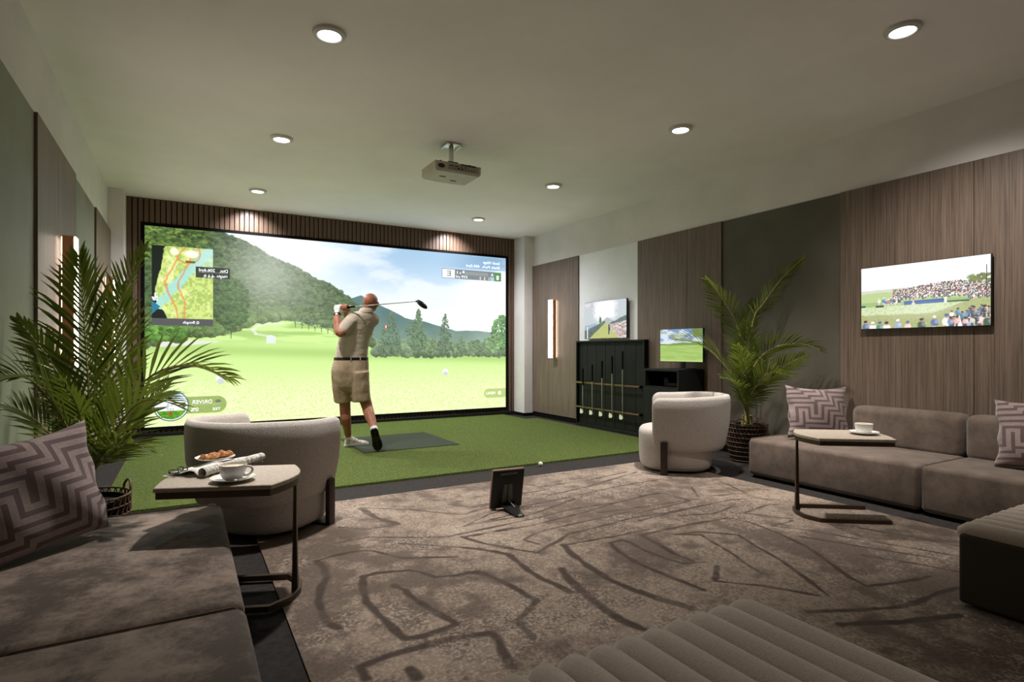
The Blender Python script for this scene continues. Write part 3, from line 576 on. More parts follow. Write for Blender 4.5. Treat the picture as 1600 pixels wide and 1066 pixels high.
def glyphs(body):
    cu = bpy.data.curves.new('t', 'FONT'); cu.body = body; o = bpy.data.objects.new('t', cu); COL.objects.link(o)
    me = bpy.data.meshes.new_from_object(o.evaluated_get(bpy.context.evaluated_depsgraph_get())); bpy.data.objects.remove(o)
    v = np.array([q.co[:2] for q in me.vertices]); f = [tuple(p.vertices) for p in me.polygons]; bpy.data.meshes.remove(me)
    return v, f
def text_shapes(body, x0, x1, z0, z1, y, mirror=True):
    """one flat mesh of letters per word, standing in the x-z plane at y; mirrored lettering reads right to left"""
    v, f = glyphs(body); a = v.min(0); d = np.maximum(v.max(0) - a, 1e-6); out = []; words_ = body.split(' '); pre = ''
    for w_ in words_:
        if w_:
            wv, wf = glyphs(w_); end = glyphs(pre + w_)[0].max(0)[0]; wv = wv + np.array((end - wv.max(0)[0], 0)); n = (wv - a) / d
            xs = (x1 - n[:, 0] * (x1 - x0)) if mirror else (x0 + n[:, 0] * (x1 - x0))
            out.append(MB().add([(x, y, z0 + q * (z1 - z0)) for x, q in zip(xs, n[:, 1])], wf))
        pre += w_ + ' '
    return out
for body, x0, x1, z0, z1, m in [('Dist.', 0.394, 0.492, 2.119, 2.160, M_text), ('206.6yd', 0.158, 0.342, 2.109, 2.160, M_text), ('Height', 0.361, 0.484, 2.040, 2.087, M_text), ('-6.6 ft', 0.209, 0.342, 2.044, 2.085, M_text),
        ('0.9mph', -0.021, 0.158, 1.424, 1.471, M_text), ('South Village', 4.283, 4.597, 2.517, 2.576, M_text), ('Shale Park  405.0yd', 3.978, 4.597, 2.446, 2.500, M_text), ('E', 3.634, 3.701, 2.290, 2.372, M_tgrey),
        ('A', 4.432, 4.475, 2.331, 2.379, M_text), ('1', 4.536, 4.579, 2.279, 2.348, M_text), ('x 3', 3.807, 3.888, 2.333, 2.375, M_text), ('339 yd', 3.796, 4.001, 2.258, 2.310, M_text), ('1   2   3', 4.223, 4.396, 2.263, 2.306, M_text),
        ('DRIVER', 0.076, 0.305, 0.404, 0.451, M_text), ('TEE', 0.312, 0.406, 0.311, 0.344, M_text), ('0%', 0.064, 0.151, 0.307, 0.354, M_text), ('MENU', 4.342, 4.511, 0.357, 0.402, M_text),
        ('TEST', -.244, -.127, .468, .509, M_tblue), ('53', -.195, -.127, .389, .421, M_tblue), ('1ST', -.205, -.127, .330, .361, M_tblue)]:
    for tm in text_shapes(body, x0, x1, z0, z1, SY - .0045): part(scr, 'lettering', tm, m, world=True)

# ------------------------------------------------------------------ televisions and monitor
def crowd_picture():
    w, h = 1000, 580
    yy, xx = np.mgrid[0:h, 0:w]; s = (xx + .5) / w; t = (yy + .5) / h
    n = fbm(s * 20, t * 14, 4, 101); f = fbm(s * 120, t * 80, 2, 105)
    img = np.zeros((h, w, 3)) + np.array((250, 251, 252.)); img = mix(img, sm(.66, .58, t), (232, 232, 226))
    img = mix(img, sm(.63, .61, t - .03 * s + (n - .5) * .02), (206, 208, 190))
    img = mix(img, sm(.58, .56, t - .04 * s + (n - .5) * .03), (178, 200, 134))
    img = mix(img, sm(.44, .41, t), (150, 180, 108)); img = mix(img, sm(.36, .34, t - .02 * s), (206, 222, 172))
    img = mix(img, sm(.23, .20, t - .22 * sm(.55, 1, s) + (n - .5) * .03), (168, 174, 116)); img = mix(img, sm(.5, .7, f) * (t < .36) * .35, (120, 136, 80))
    for k in range(40):
        cx, cy = .86 + .13 * RNG.rand(), .60 + .13 * RNG.rand(); img = mix(img, (1 - sm(.6, 1, np.hypot((s - cx) / .025, (t - cy) / .03) + (f - .5))) * .8, (86 + 40 * RNG.rand(), 104 + 30 * RNG.rand(), 72))
    cols = [(235, 230, 226), (120, 140, 170), (196, 90, 90), (60, 62, 66), (225, 180, 170), (80, 110, 150), (240, 240, 240), (150, 120, 110), (90, 80, 80), (210, 200, 190), (70, 120, 160)]
    def person(cx, cy, k, body, hat):
        """head and shoulders of one spectator in the broadcast"""
        nonlocal img
        x0 = max(0, int((cx - 2.2 * k) * w)); x1 = min(w, int((cx + 2.2 * k) * w) + 1); y0 = max(0, int((cy - 9 * k) * h)); y1 = min(h, int((cy + 4 * k) * h) + 1)
        if x1 <= x0 or y1 <= y0: return
        a = (s[y0:y1, x0:x1] - cx) / k + (f[y0:y1, x0:x1] - .5) * .5; b_ = (t[y0:y1, x0:x1] - cy) / (k * 1.72) + (f[y0:y1, x0:x1] - .5) * .4; sub = img[y0:y1, x0:x1]
        sub = mix(sub, sm(1.15, .8, np.maximum(np.abs(a + .15) / .55, np.abs(b_ + 3.2) / 1.6)) * .9, (70, 72, 84) if hat[0] < 200 else (206, 200, 190))
        sub = mix(sub, sm(1.12, .85, (np.abs(a / 1.25) ** 2.6 + np.abs((b_ + 1.5) / 1.35) ** 2.6) ** .385), body); sub = mix(sub, sm(1., .5, np.hypot(a - .7, b_ + 1.2)) * .3, (250, 250, 250))
        sub = mix(sub, sm(1.15, .8, np.hypot(a, b_ - .2) / .62), (190, 146, 122)); sub = mix(sub, sm(1.15, .8, np.hypot(a / 1.05, (b_ - .58) / .8) / .62), hat)
        img[y0:y1, x0:x1] = sub
    for cy0 in -np.sort(-RNG.rand(900) ** .8):
        cx = .28 + .72 * RNG.rand(); lo = .46 if cx < .85 else .42; cy = lo + .02 + (.125 + .06 * sm(.3, .7, cx)) * cy0
        person(cx, cy, .0062 + .002 * RNG.rand(), cols[RNG.randint(len(cols))], (240, 238, 232) if RNG.rand() < .4 else (70, 56, 50))
    for k in range(14): person(.15 + .01 * k + .1 * RNG.rand(), .44 + .05 * RNG.rand(), .011, cols[RNG.randint(len(cols))], (236, 236, 232))
    img = mix(img, ((s > .37) & (s < .68) & (t > .355 + .03 * (s - .37)) & (t < .415 + .03 * (s - .37))).astype(float), (58, 86, 150))
    img = mix(img, ((s > .68) & (s < .70) & (t > .36) & (t < .44)).astype(float), (240, 240, 238)); img = mix(img, ((s > .70) & (s < .86) & (t > .36) & (t < .385)).astype(float), (50, 84, 60))
    img = mix(img, ((s < .04) & (t > .35) & (t < .38)).astype(float), (40, 56, 110)); img = mix(img, ((s > .13) & (s < .20) & (t > .34) & (t < .375)).astype(float), (60, 60, 56))
    person(.445, .395, .011, (226, 206, 190), (230, 226, 222))
    img = mix(img, ((np.abs(s - .975) < .003) & (t > .40) & (t < .86)).astype(float), (70, 70, 70))
    for k, cx in enumerate((.04, .105, .165, .225, .32, .40, .51, .61, .70, .73, .785, .86, .93, .985)):
        sc = .020 + .008 * RNG.rand(); person(cx, .055 + .05 * RNG.rand() + .04 * (cx > .55), sc, [(90, 110, 150), (236, 234, 232), (70, 140, 110), (244, 244, 244), (150, 170, 200), (236, 200, 200), (66, 84, 72)][k % 7], [(60, 46, 40), (240, 238, 234), (70, 90, 140)][k % 3])
    for k in range(26): person(.70 + .3 * RNG.rand(), .10 + .2 * RNG.rand() ** 2, (.013 + .005 * RNG.rand()), cols[RNG.randint(len(cols))], (60, 50, 46))
    img = mix(img, .10 + .25 * np.exp(-(((s - .5) / .3) ** 2 + ((t - .28) / .14) ** 2)), (244, 244, 236))
    return img
def fairway_picture():
    w, h = 800, 460
    yy, xx = np.mgrid[0:h, 0:w]; s = (xx + .5) / w; t = (yy + .5) / h; n = fbm(s * 16, t * 10, 5, 111); f = fbm(s * 90, t * 60, 2, 113)
    img = np.zeros((h, w, 3)) + np.array((206, 214, 220.)); img = mix(img, (1 - sm(.20, .34, np.hypot((s - .5), (t - .78) * .75) + (n - .5) * .18)), (253, 254, 255))
    img = mix(img, sm(.28, .14, np.abs(t - .42 + .1 * (s - .5))) * 0, (1, 1, 1))
    img = mix(img, sm(.02, .0, t - (.42 + .12 * np.exp(-((s - .57) / .1) ** 2))) * (s > .42), (186, 196, 202))
    img = mix(img, sm(.01, -.01, t - (.38 + .52 * np.clip(s - .6, 0, 1) + (n - .5) * .05)) * (s > .58), (112, 128, 126))
    img = mix(img, sm(.0, -.02, t - (.40 - .9 * np.abs(s - .33) + (n - .5) * .08)) * (s < .5) * 0, (90, 120, 90))
    img = mix(img, 1 - sm(.6, 1, np.hypot((s - .40) / .035, (t - .48) / .11) + (n - .5)), (104, 126, 96)); img = mix(img, 1 - sm(.6, 1, np.hypot((s - .47) / .02, (t - .42) / .05) + (n - .5)), (104, 120, 100))
    img = mix(img, sm(.0, -.01, t - (.22 + .24 * s / .5)) * (s < .52), (118, 136, 112)); img = mix(img, (sm(.0, -.01, t - (.22 + .22 * s / .5)) * (s < .4)) * sm(.45, .6, f), (90, 96, 110)); img = mix(img, sm(.1, .05, np.abs(t - .28 - .2 * s)) * (s < .3) * .4, (120, 146, 180))
    tri = (np.abs(s - .56 + (.4 - t) * .12) < .05 + (.4 - t) * .85) * (t < .4); img = mix(img, tri.astype(float), (196, 202, 132)); img = mix(img, tri * sm(.5, .7, n) * .4, (176, 184, 112))
    cm = (s > .62 + (t < .15) * .1) * (t < .36 + .22 * (s - .62)) * (s > .62 + (.30 - t) * .75); pk = 1 + .9 * (1 - s); f2 = fbm(s * 120 * pk, t * 70, 2, 117, .6); f3 = fbm(s * 120 * pk + 50, t * 70, 2, 119, .6)
    img = mix(img, cm * 1., (214, 196, 188)); img = mix(img, cm * sm(.5, .6, f2), (246, 240, 238)); img = mix(img, cm * sm(.55, .66, f3), (96, 82, 84)); img = mix(img, cm * sm(.36, .28, f2), (196, 130, 124)); img = mix(img, cm * .25, (230, 226, 222))
    img = mix(img, ((np.abs(s - .605) < .012) & (t > .10) & (t < .36)).astype(float), (70, 76, 90)); img = mix(img, ((np.abs(s - .615) < .02) & (t > .20) & (t < .29)).astype(float), (80, 84, 96))
    img = mix(img, ((np.abs(s - .075) < .012) & (t < .32)).astype(float), (246, 246, 248))
    img = mix(img, ((s > .03) & (s < .15) & (t > .86) & (t < .95)).astype(float) * .6, (250, 250, 250)); img = mix(img, ((s > .06) & (s < .26) & (t > .87) & (t < .905)).astype(float) * .5, (224, 176, 186))
    return img
def course_picture():
    w, h = 380, 230
    yy, xx = np.mgrid[0:h, 0:w]; s = (xx + .5) / w; t = (yy + .5) / h; n = fbm(s * 7, t * 8, 5, 121); f = fbm(s * 60, t * 60, 2, 123)
    img = np.zeros((h, w, 3)) + np.array((130, 160, 206.)); img = mix(img, sm(.42, .6, n), (222, 232, 242)); img = mix(img, sm(.7, .55, t), (232, 238, 240))
    img = mix(img, (1 - sm(.8, 1, np.hypot((s - .95) / .22, (t - .9) / .2) + (f - .5) * .5)), (120, 140, 84))
    img = mix(img, sm(.0, -.02, t - (.55 + .05 * sm(.2, .5, s) + (n - .5) * .1)), (126, 156, 92)); img = mix(img, sm(.505, .495, t), (176, 206, 116))
    img = mix(img, sm(.45, .6, fbm(s * 4, t * 26, 3, 127)) * (t < .5) * .5, (150, 186, 92)); img = mix(img, sm(.06, .0, t), (206, 226, 150))
    img = mix(img, ((s < .17) & (t > .86) & (t < .95)).astype(float) * .35, (100, 130, 90))
    return img
def flat_tv(name, label, cat, y0, y1, z0, z1, x, thick, m):
    t = thing(name, label, cat, (x, (y0 + y1) / 2, z0), -PI / 2); w = y1 - y0; h = z1 - z0
    part(t, 'screen_surface', MB().box2((-w / 2, -.0015, 0), (w / 2, .001, h)), m)
    part(t, 'casing', MB().box2((-w / 2 - .004, 0.0012, -.004), (w / 2 + .004, thick, h + .004), .003, 2), M_black)
    return t
tv = flat_tv('wall_television', 'wide flat television showing a cheering golf crowd, high above the right-hand sofa', 'television', 1.812, 2.708, 1.278, 1.789, 5.0, .03, pic_mat('crowd_broadcast', crowd_picture(), 'xz', .74))
part(tv, 'wall_bracket', MB().box2((-.2, .03, .15), (.2, XR - PW - 5.0 + .0, .38), .003), M_matte)
tv2 = flat_tv('wall_television', 'flat television showing a sunlit fairway lined with spectators, above the black club rack', 'television', 5.69, 6.582, 1.262, 1.777, 5.005, .03, pic_mat('fairway_broadcast', fairway_picture(), 'xz', .64))
part(tv2, 'wall_bracket', MB().box2((-.2, .03, .15), (.2, XR - PP - 5.005, .38), .003), M_matte)

# ------------------------------------------------------------------ wall sconces
def sconce(y, side, label):
    x = XR - PW if side > 0 else XL + PW
    t = thing('wall_sconce', label, 'wall light', (x, y, .975), -PI / 2 * side, 'upright wall sconces')
    part(t, 'back_box', MB().box2((-.06, -.088, 0), (.06, -.022, .91), .003, 1), M_copper)
    part(t, 'wall_mount', MB().box2((-.02, -.022, .2), (.02, 0, .71)), M_matte)
    part(t, 'halo_strip', MB().box2((-.055, -.0215, .01), (-.03, -.019, .90)).box2((.03, -.0215, .01), (.055, -.019, .90)), M_halo, kind='stuff')
    part(t, 'diffuser', MB().box2((-.056, -.098, .004), (.056, -.0885, .906), .003, 2), M_sconce)
sconce(7.40, 1, 'upright glowing strip sconce with copper back on the right wall, beside the club rack')
sconce(-.6, 1, 'unseen upright strip sconce added on the right wall, brightening the ceiling')  # added behind the camera, out of view, to brighten the ceiling
sconce(4.95, -1, 'tall glowing strip sconce with copper back on the left wall, above the palm')
sconce(7.42, -1, 'far glowing strip sconce on the left wall, half hidden behind palm fronds near the screen')

# ------------------------------------------------------------------ projector
pj = thing('ceiling_projector', 'large beige projector hanging from the ceiling on a short bracket', 'projector', (2.135, 4.835, ZC))
b = MB(); b.loft([[(x * k, y * k, z) for x, y in ((-.225, -.165), (.225, -.165), (.225, .165), (.10, .185), (-.10, .185), (-.225, .165))] for z, k in ((-.222, 1), (-.228, 1.0), (-.292, .99), (-.308, .93))])
part(pj, 'body', b, M_proj, angle=30)
part(pj, 'ceiling_plate', MB().box2((-.075, -.07, -.012), (.075, .07, 0), .003).box2((-.075, -.07, -.03), (-.069, .07, -.012)).box2((.069, -.07, -.03), (.075, .07, -.012)), M_chrome)
part(pj, 'pole', MB().cyl((0, 0, -.012), (0, 0, -.18), .022, seg=20), M_chrome)
part(pj, 'bracket', MB().box2((-.16, -.11, -.221), (.16, .11, -.205), .002).box2((-.05, -.05, -.205), (.05, .05, -.17), .004).tube([(-.15, -.1, -.2), (.15, .1, -.2)], .008).tube([(-.15, .1, -.2), (.15, -.1, -.2)], .008), M_black)
part(pj, 'top_vent', MB().box2((.02, -.17, -.232), (.17, -.1655, -.222)), M_port)
ports = part(pj, 'port_panel', MB().box2((-.10, -.1672, -.285), (.20, -.1645, -.236)), mat('port_plate', (150, 146, 132), .5))
for k, (px, pz, pw, ph) in enumerate([(-.07, -.25, .03, .007), (-.02, -.25, .03, .007), (.03, -.25, .012, .009), (.07, -.25, .03, .007), (-.05, -.272, .008, .008), (-.03, -.274, .008, .008), (.0, -.268, .022, .013), (.035, -.268, .022, .013), (.07, -.27, .01, .01), (.10, -.27, .01, .01), (.13, -.27, .01, .01), (.155, -.27, .01, .01)]):
    part(ports, 'socket', MB().box((px, -.1676, pz), (pw, .003, ph), .001, 1), M_port)
part(pj, 'exhaust_grille', MB().ell((-.165, -.162, -.262), (.036, .008, .02), seg=20), M_port)
part(pj, 'vent', MB().box2((-.12, -.02, -.3105), (-.06, .0, -.3065)), M_port); part(pj, 'vent', MB().box2((.02, .06, -.3105), (.08, .08, -.3065)), M_port)
part(pj, 'lens', MB().cyl((.0, .17, -.262), (0, .205, -.262), .034, .032, 24), M_black)

# ------------------------------------------------------------------ club rack, clubs, cabinet, monitor
RY_0, RY_1 = 5.325, 6.755
rk = thing('club_rack', 'tall black wooden golf club rack standing against the right wall below the television', 'rack', (5.05, (RY_0 + RY_1) / 2, 0), -PI / 2)
w2 = (RY_1 - RY_0) / 2
for nm, a, b_ in (('back_board', (-w2 + .02, -.035, .04), (w2 - .02, -.012, 1.21)), ('top_board', (-w2, -.075, 1.21), (w2, 0, 1.232)), ('side_board', (-w2, -.075, .03), (-w2 + .022, 0, 1.21)), ('side_board', (w2 - .022, -.075, .03), (w2, 0, 1.21)), ('plinth', (-w2, -.072, 0), (w2, 0, .04))):
    part(rk, nm, MB().box2(a, b_, .002, 1), M_rack)
for k in range(1, 7): part(rk, 'groove_strip', MB().box2((-w2 + k * 2 * w2 / 7 - .006, -.0395, .045), (-w2 + k * 2 * w2 / 7 + .006, -.0345, 1.205)), M_black)
for z in (.632, .28):
    r_ = part(rk, 'rail', MB().box2((-w2 + .03, -.108, z - .012), (w2 - .06, -.094, z + .012), .003), M_rail)
    for k in (-1, 1): part(r_, 'rail_bracket', MB().box2((k * (w2 - .09) - .02, -.094, z - .016), (k * (w2 - .09) + .02, -.03, z + .016), .002), M_black)
def club(i, y, top):
    names = ('shortest', 'second shortest', 'middle-length', 'second longest', 'longest')
    t = thing('golf_club', names[i] + ' iron of five hanging head-down in the black rack', 'golf club', (4.925, y, .205), -PI / 2, 'irons hanging in the rack')
    gl = .235; L = top - .205
    part(t, 'shaft', MB().cyl((0, 0, .02), (0, 0, L - gl + .02), .0062, .0072, 10), M_chrome)
    part(t, 'grip', MB().cyl((0, 0, L - gl), (0, 0, L), .0105, .013, 12), M_matte)
    hd = MB(); rings = []
    for k, (x, zb, zt, th) in enumerate([(.008, .0, .034, .011), (-.012, -.008, .036, .014), (-.034, -.014, .046, .014), (-.055, -.008, .054, .012), (-.062, .012, .05, .009)]):
        rings.append([(x, -th / 2 - .004, zb), (x, th / 2, zb), (x, th / 2 - .002, zt), (x, -th / 2 + .003, zt)])
    hd.loft(rings); part(t, 'club_head', hd, M_head)
for i, (y, top) in enumerate([(6.52, .834), (6.305, .894), (6.09, .951), (5.88, 1.018), (5.67, 1.083)]): club(i, y, top)

cb = thing('media_cabinet', 'black cabinet with an open niche above two doors, right of the club rack', 'cabinet', (4.86, 4.705, 0), -PI / 2)
cw, cd = .265, .22
part(cb, 'top_board', MB().box2((-cw, -cd, .86), (cw, .185, .885), .002, 1), M_rack)
for k in (-1, 1): part(cb, 'side_board', MB().box2((k * cw - k * .02, -cd + .002, .0), (k * cw, .185, .86), .001, 1), M_rack)
part(cb, 'back_board', MB().box2((-cw + .02, .165, .0), (cw - .02, .185, .86)), M_rack)
part(cb, 'shelf', MB().box2((-cw + .02, -cd + .004, .655), (cw - .02, .165, .685)), M_rack)
part(cb, 'base', MB().box2((-cw + .02, -cd + .02, 0), (cw - .02, .165, .06)), M_rack)
for k in (-1, 1):
    d_ = part(cb, 'door', MB().box2((k * .003, -cd, .06), (k * (cw - .004), -cd + .02, .655), .002, 1), M_rack)
    part(d_, 'handle', MB().box2((k * .03, -cd - .012, .56), (k * .04, -cd, .62), .002), M_black)
solo('speaker', MB().box((0, 0, .055), (.07, .08, .11), .012, 3).cyl((0, -.041, .06), (0, -.036, .06), .025, seg=16), M_matte, 'small black desktop speaker in the niche of the black cabinet', 'speaker', (4.72, 4.66, .6851), -PI / 2)
solo('console_box', MB().box((0, 0, .022), (.16, .12, .044), .006, 2).box((0, -.061, .022), (.12, .002, .006)), M_matte, 'low black media box in the cabinet niche beside the small speaker', 'media box', (4.73, 4.55, .6851), -PI / 2)
mo = thing('desktop_monitor', 'flat monitor showing a green fairway, standing on the black cabinet behind the palm', 'monitor', (4.86, 4.60, .885), -PI / 2)
part(mo, 'screen_surface', MB().box2((-.315, -.0155, .085), (.315, -.013, .452)), pic_mat('course_view', course_picture(), 'xz', .64))
part(mo, 'casing', MB().box2((-.319, -.0145, .080), (.319, .014, .456), .003), M_black)
part(mo, 'stand_neck', MB().box2((-.03, .0145, .008), (.03, .03, .2), .003), M_black)
part(mo, 'stand_base', MB().box2((-.12, -.07, 0), (.12, .09, .009), .003), M_black)

def spline(P, n):
    P = [Vector(p) for p in P]; Q = [P[0] * 2 - P[1]] + P + [P[-1] * 2 - P[-2]]; out = []
    for i in range(n + 1):
        t = i / n * (len(P) - 1); k = min(int(t), len(P) - 2); u = t - k; a, b, c, d = Q[k:k + 4]
        out.append(.5 * ((2 * b) + (c - a) * u + (2 * a - 5 * b + 4 * c - d) * u * u + (3 * b - a - 3 * c + d) * u ** 3))
    return out
# ------------------------------------------------------------------ sofas
def sofa_module(label, side, ya, yb, back, group):
    xf, xb = (4.24, 5.045) if side > 0 else (.16, -.745)
    d = 1 if side > 0 else -1
    t = thing('sofa_module', label, 'sofa', ((xf + xb) / 2, (ya + yb) / 2, 0), 0, group)
    part(t, 'plinth', MB().box2((min(xf, xb) + .03, ya + .03, .0), (max(xf, xb) - .03, yb - .03, .03)), M_matte, world=True)
    part(t, 'seat', MB().box2((min(xf, xb), ya, .022), (max(xf, xb), yb, .332), .034, 5), M_sofa if side > 0 else M_worn, world=True, angle=180)
    if back:
        bx0, bx1 = (4.85, 5.045) if side > 0 else (-.745, -.55)
        part(t, 'backrest', MB().box2((bx0, back[0], .30), (bx1, back[1], .635), .06, 5), M_sofa, world=True, angle=180)
    for y in (yb - .012,):
        part(t, 'piping', MB().tube([(xf + d * -.001, y, .05), (xf + d * .001, y, .27), (xf + d * .010, y, .312), (xf + d * .035, y, .332), (xf + d * .55, y, .3325)], .0028, 6), M_pipe, world=True)
sofa_module('taupe sofa section by the right wall, its end beside the potted palm', 1, 1.925, 3.25, (1.925, 2.72), 'low modular sofas')
sofa_module('taupe sofa section by the right wall, behind the ribbed ottoman, under a leaning cushion', 1, .60, 1.917, (.60, 1.917), 'low modular sofas')
sofa_module('taupe sofa section on the left, beneath the big cushion and next to the tweed armchair', -1, 1.90, 3.20, (1.90, 2.55), 'low modular sofas')
sofa_module('taupe sofa section on the left, in the bottom corner of the picture', -1, .58, 1.892, (.58, 1.892), 'low modular sofas')

# ------------------------------------------------------------------ ribbed ottomans
def ottoman(x0, y0, label):
    w, n = .968, 11
    t = thing('ribbed_ottoman', label, 'ottoman', (x0 + w / 2, y0 + w / 2, .012), 0, 'square ribbed ottomans')
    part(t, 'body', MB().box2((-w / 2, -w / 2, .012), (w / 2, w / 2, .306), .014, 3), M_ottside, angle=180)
    part(t, 'plinth', MB().box2((-w / 2 + .04, -w / 2 + .04, 0), (w / 2 - .04, w / 2 - .04, .014)), M_matte)
    p = (w - .008) / n; h = w / 2
    path = [(0, -h + .0, .285), (0, -h + .006, .305), (0, -h + .025, .318), (0, -h + .06, .322)] + [(0, -h + .06 + (w - .12) * k / 8, .322) for k in range(1, 8)] + [(0, h - .06, .322), (0, h - .025, .318), (0, h - .006, .305), (0, h, .285)]
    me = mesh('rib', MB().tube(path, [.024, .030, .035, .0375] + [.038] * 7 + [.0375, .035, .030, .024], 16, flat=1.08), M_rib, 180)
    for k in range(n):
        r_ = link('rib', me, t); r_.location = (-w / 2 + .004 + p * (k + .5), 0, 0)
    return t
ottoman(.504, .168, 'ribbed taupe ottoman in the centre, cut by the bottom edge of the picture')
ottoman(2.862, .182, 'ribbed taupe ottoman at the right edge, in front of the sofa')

# ------------------------------------------------------------------ armchairs (open towards +x)
def armchair(loc, rz, label):
    t = thing('tweed_armchair', label, 'armchair', loc, rz, 'tub armchairs in grey tweed')
    def se(r, z, n=40, e=2.5, sx=1.0): 
        o = []
        for k in range(n):
            a = 2 * PI * k / n; c, s_ = math.cos(a), math.sin(a); q = (abs(c) ** e + abs(s_) ** e) ** (-1 / e); o.append((r * q * c * sx + .01, r * q * s_, z))
        return o
    pr = [(.24, .016), (.275, .018), (.302, .032), (.318, .06), (.325, .12), (.328, .25), (.328, .33), (.322, .358), (.305, .376), (.27, .386), (.15, .392), (.02, .393)]
    part(t, 'seat', MB().loft([se(r, z) for r, z in pr]), M_boucle, angle=180)
    # the shell: a rounded slab swept round the back
    P = []
    for k in range(9): P.append((.215 - .30 * k / 8, -.345 - .022 * math.sin(PI * k / 8 * .5)))
    for k in range(1, 24):
        a = -PI / 2 - PI * k / 24; P.append((-.085 + .345 * math.cos(a), .367 * math.sin(a)))
    for k in range(9): P.append((-.085 + .30 * k / 8, .345 + .022 * math.sin(PI * (8 - k) / 8 * .5)))
    P = [Vector((x, y, 0)) for x, y in P]
    # resample, denser at the two ends
    ln = [0.0]
    for a, b_ in zip(P[:-1], P[1:]): ln.append(ln[-1] + (b_ - a).length)
    Lt = ln[-1]
    def at(s_):
        s_ = min(max(s_, 0), Lt); i = max(k for k in range(len(ln)) if ln[k] <= s_ + 1e-9); i = min(i, len(P) - 2)
        return P[i].lerp(P[i + 1], (s_ - ln[i]) / max(ln[i + 1] - ln[i], 1e-9)), (P[i + 1] - P[i]).normalized()
    st = [0, .004, .014, .03, .05, .075] ; S_ = st + [.075 + (Lt - .15) * k / 40 for k in range(1, 40)] + [Lt - q for q in reversed(st)]
    zb, zt = .205, .668; rings = []
    for s_ in S_:
        p, tg = at(s_); e = min(s_, Lt - s_); nrm = Vector((tg.y, -tg.x, 0))
        if nrm.dot(Vector((p.x + .085, p.y, 0))) < 0: nrm = -nrm
        rr = .075; cut = rr - math.sqrt(max(rr * rr - max(rr - e, 0) ** 2, 0)) if e < rr else 0
        re = .034; th = .036 * (math.sqrt(max(re * re - max(re - e, 0) ** 2, 0)) / re if e < re else 1); th = max(th, .004)
        back = sm(.1, -.35, p.x)
        z0 = zb + cut * .9; z1 = zt + .018 * float(back) - cut
        ring = []
        for k in range(24):
            a = 2 * PI * k / 24; c, q = math.cos(a), math.sin(a); ex = 5.0; g = (abs(c) ** ex + abs(q) ** ex) ** (-1 / ex)
            zz = (z0 + z1) / 2 + (z1 - z0) / 2 * q * g
            fl = -.040 * sm(.48, .18, zz) + .010 * sm(.4, .66, zz)
            o = th * c * g + float(fl)
            ring.append(tuple(p + nrm * o + Vector((0, 0, zz))))
        rings.append(ring)
    part(t, 'backrest', MB().loft(rings), M_boucle, angle=180)
    for sgn in (-1, 1):
        part(t, 'leg', MB().box2((.085, sgn * .352, .0), (.145, sgn * .383, .285), .004, 2), M_strap)
    part(t, 'foot_bar', MB().box2((.085, -.352, .0), (.145, .352, .014), .002, 1).box2((-.18, -.03, 0), (.085, .03, .014)), M_strap)
    part(t, 'base', MB().loft([se(.25, .0135, 24), se(.25, .02, 24)]), M_matte)
    return t
a1 = armchair((.455, 3.835, .012), R(42), 'grey tweed tub armchair seen from behind, beside the small table with magazine and coffee')
dup(a1, (3.945, 3.80, .012), R(136), 'grey tweed tub armchair at the edge of the turf, in front of the black cabinet')

# ------------------------------------------------------------------ side tables
def side_table(loc, rz, py, label):
    t = thing('side_table', label, 'side table', loc, rz, 'low C-shaped side tables'); hw, Ln = .21, .45
    def outline(ins=0.0):
        o = []
        for k in range(9): o.append((Ln - ins + (.034) * math.sin(PI * k / 8), (-hw + ins) + 2 * (hw - ins) * k / 8))
        for k in range(9): o.append((ins - .062 * math.sin(PI * k / 8), (hw - ins) - 2 * (hw - ins) * k / 8))
        return o
    part(t, 'tabletop', MB().loft([[(x, y, z) for x, y in outline(i)] for z, i in ((.517, .0), (.532, .0), (.535, .003))]), M_tabletop, angle=30)
    part(t, 'top_frame', MB().prism(outline(.006), .488, .5168), M_bronze, angle=30)
    b = MB(); path = [(.44, -.17, .012), (.02, -.17, .012), (-.045, -.09, .012), (-.06, 0, .012), (-.045, .09, .012), (.02, .17, .012), (.44, .17, .012)]
    n = len(path); rings = []
    for i, p in enumerate(path):
        tg = Vector(path[min(i + 1, n - 1)]) - Vector(path[max(i - 1, 0)]); tg.normalize(); nr = Vector((tg.y, -tg.x, 0))
        p = Vector(p); rings.append([p + nr * .011 + Vector((0, 0, -.012)), p - nr * .011 + Vector((0, 0, -.012)), p - nr * .011 + Vector((0, 0, .012)), p + nr * .011 + Vector((0, 0, .012))])
    part(t, 'base', b.loft(rings), M_bronze)
    part(t, 'pole', MB().loft([[(-.046 + sx * w_, py + sy * w_ * 1.1, z) for sx, sy in ((-1, -1), (1, -1), (1, 1), (-1, 1))] for z, w_ in ((.006, .0135), (.12, .0105), (.488, .006))]), M_bronze)
    return t
side_table((.385, 2.705, .012), math.atan2(.37, -.93), .0, 'small stone-topped bronze side table with magazine and coffee, over the left sofa')
side_table((3.566, 2.285, .012), math.atan2(-.6, .8), .035, 'small stone-topped bronze side table with one white cup, by the right-hand sofa')
ZT = .547

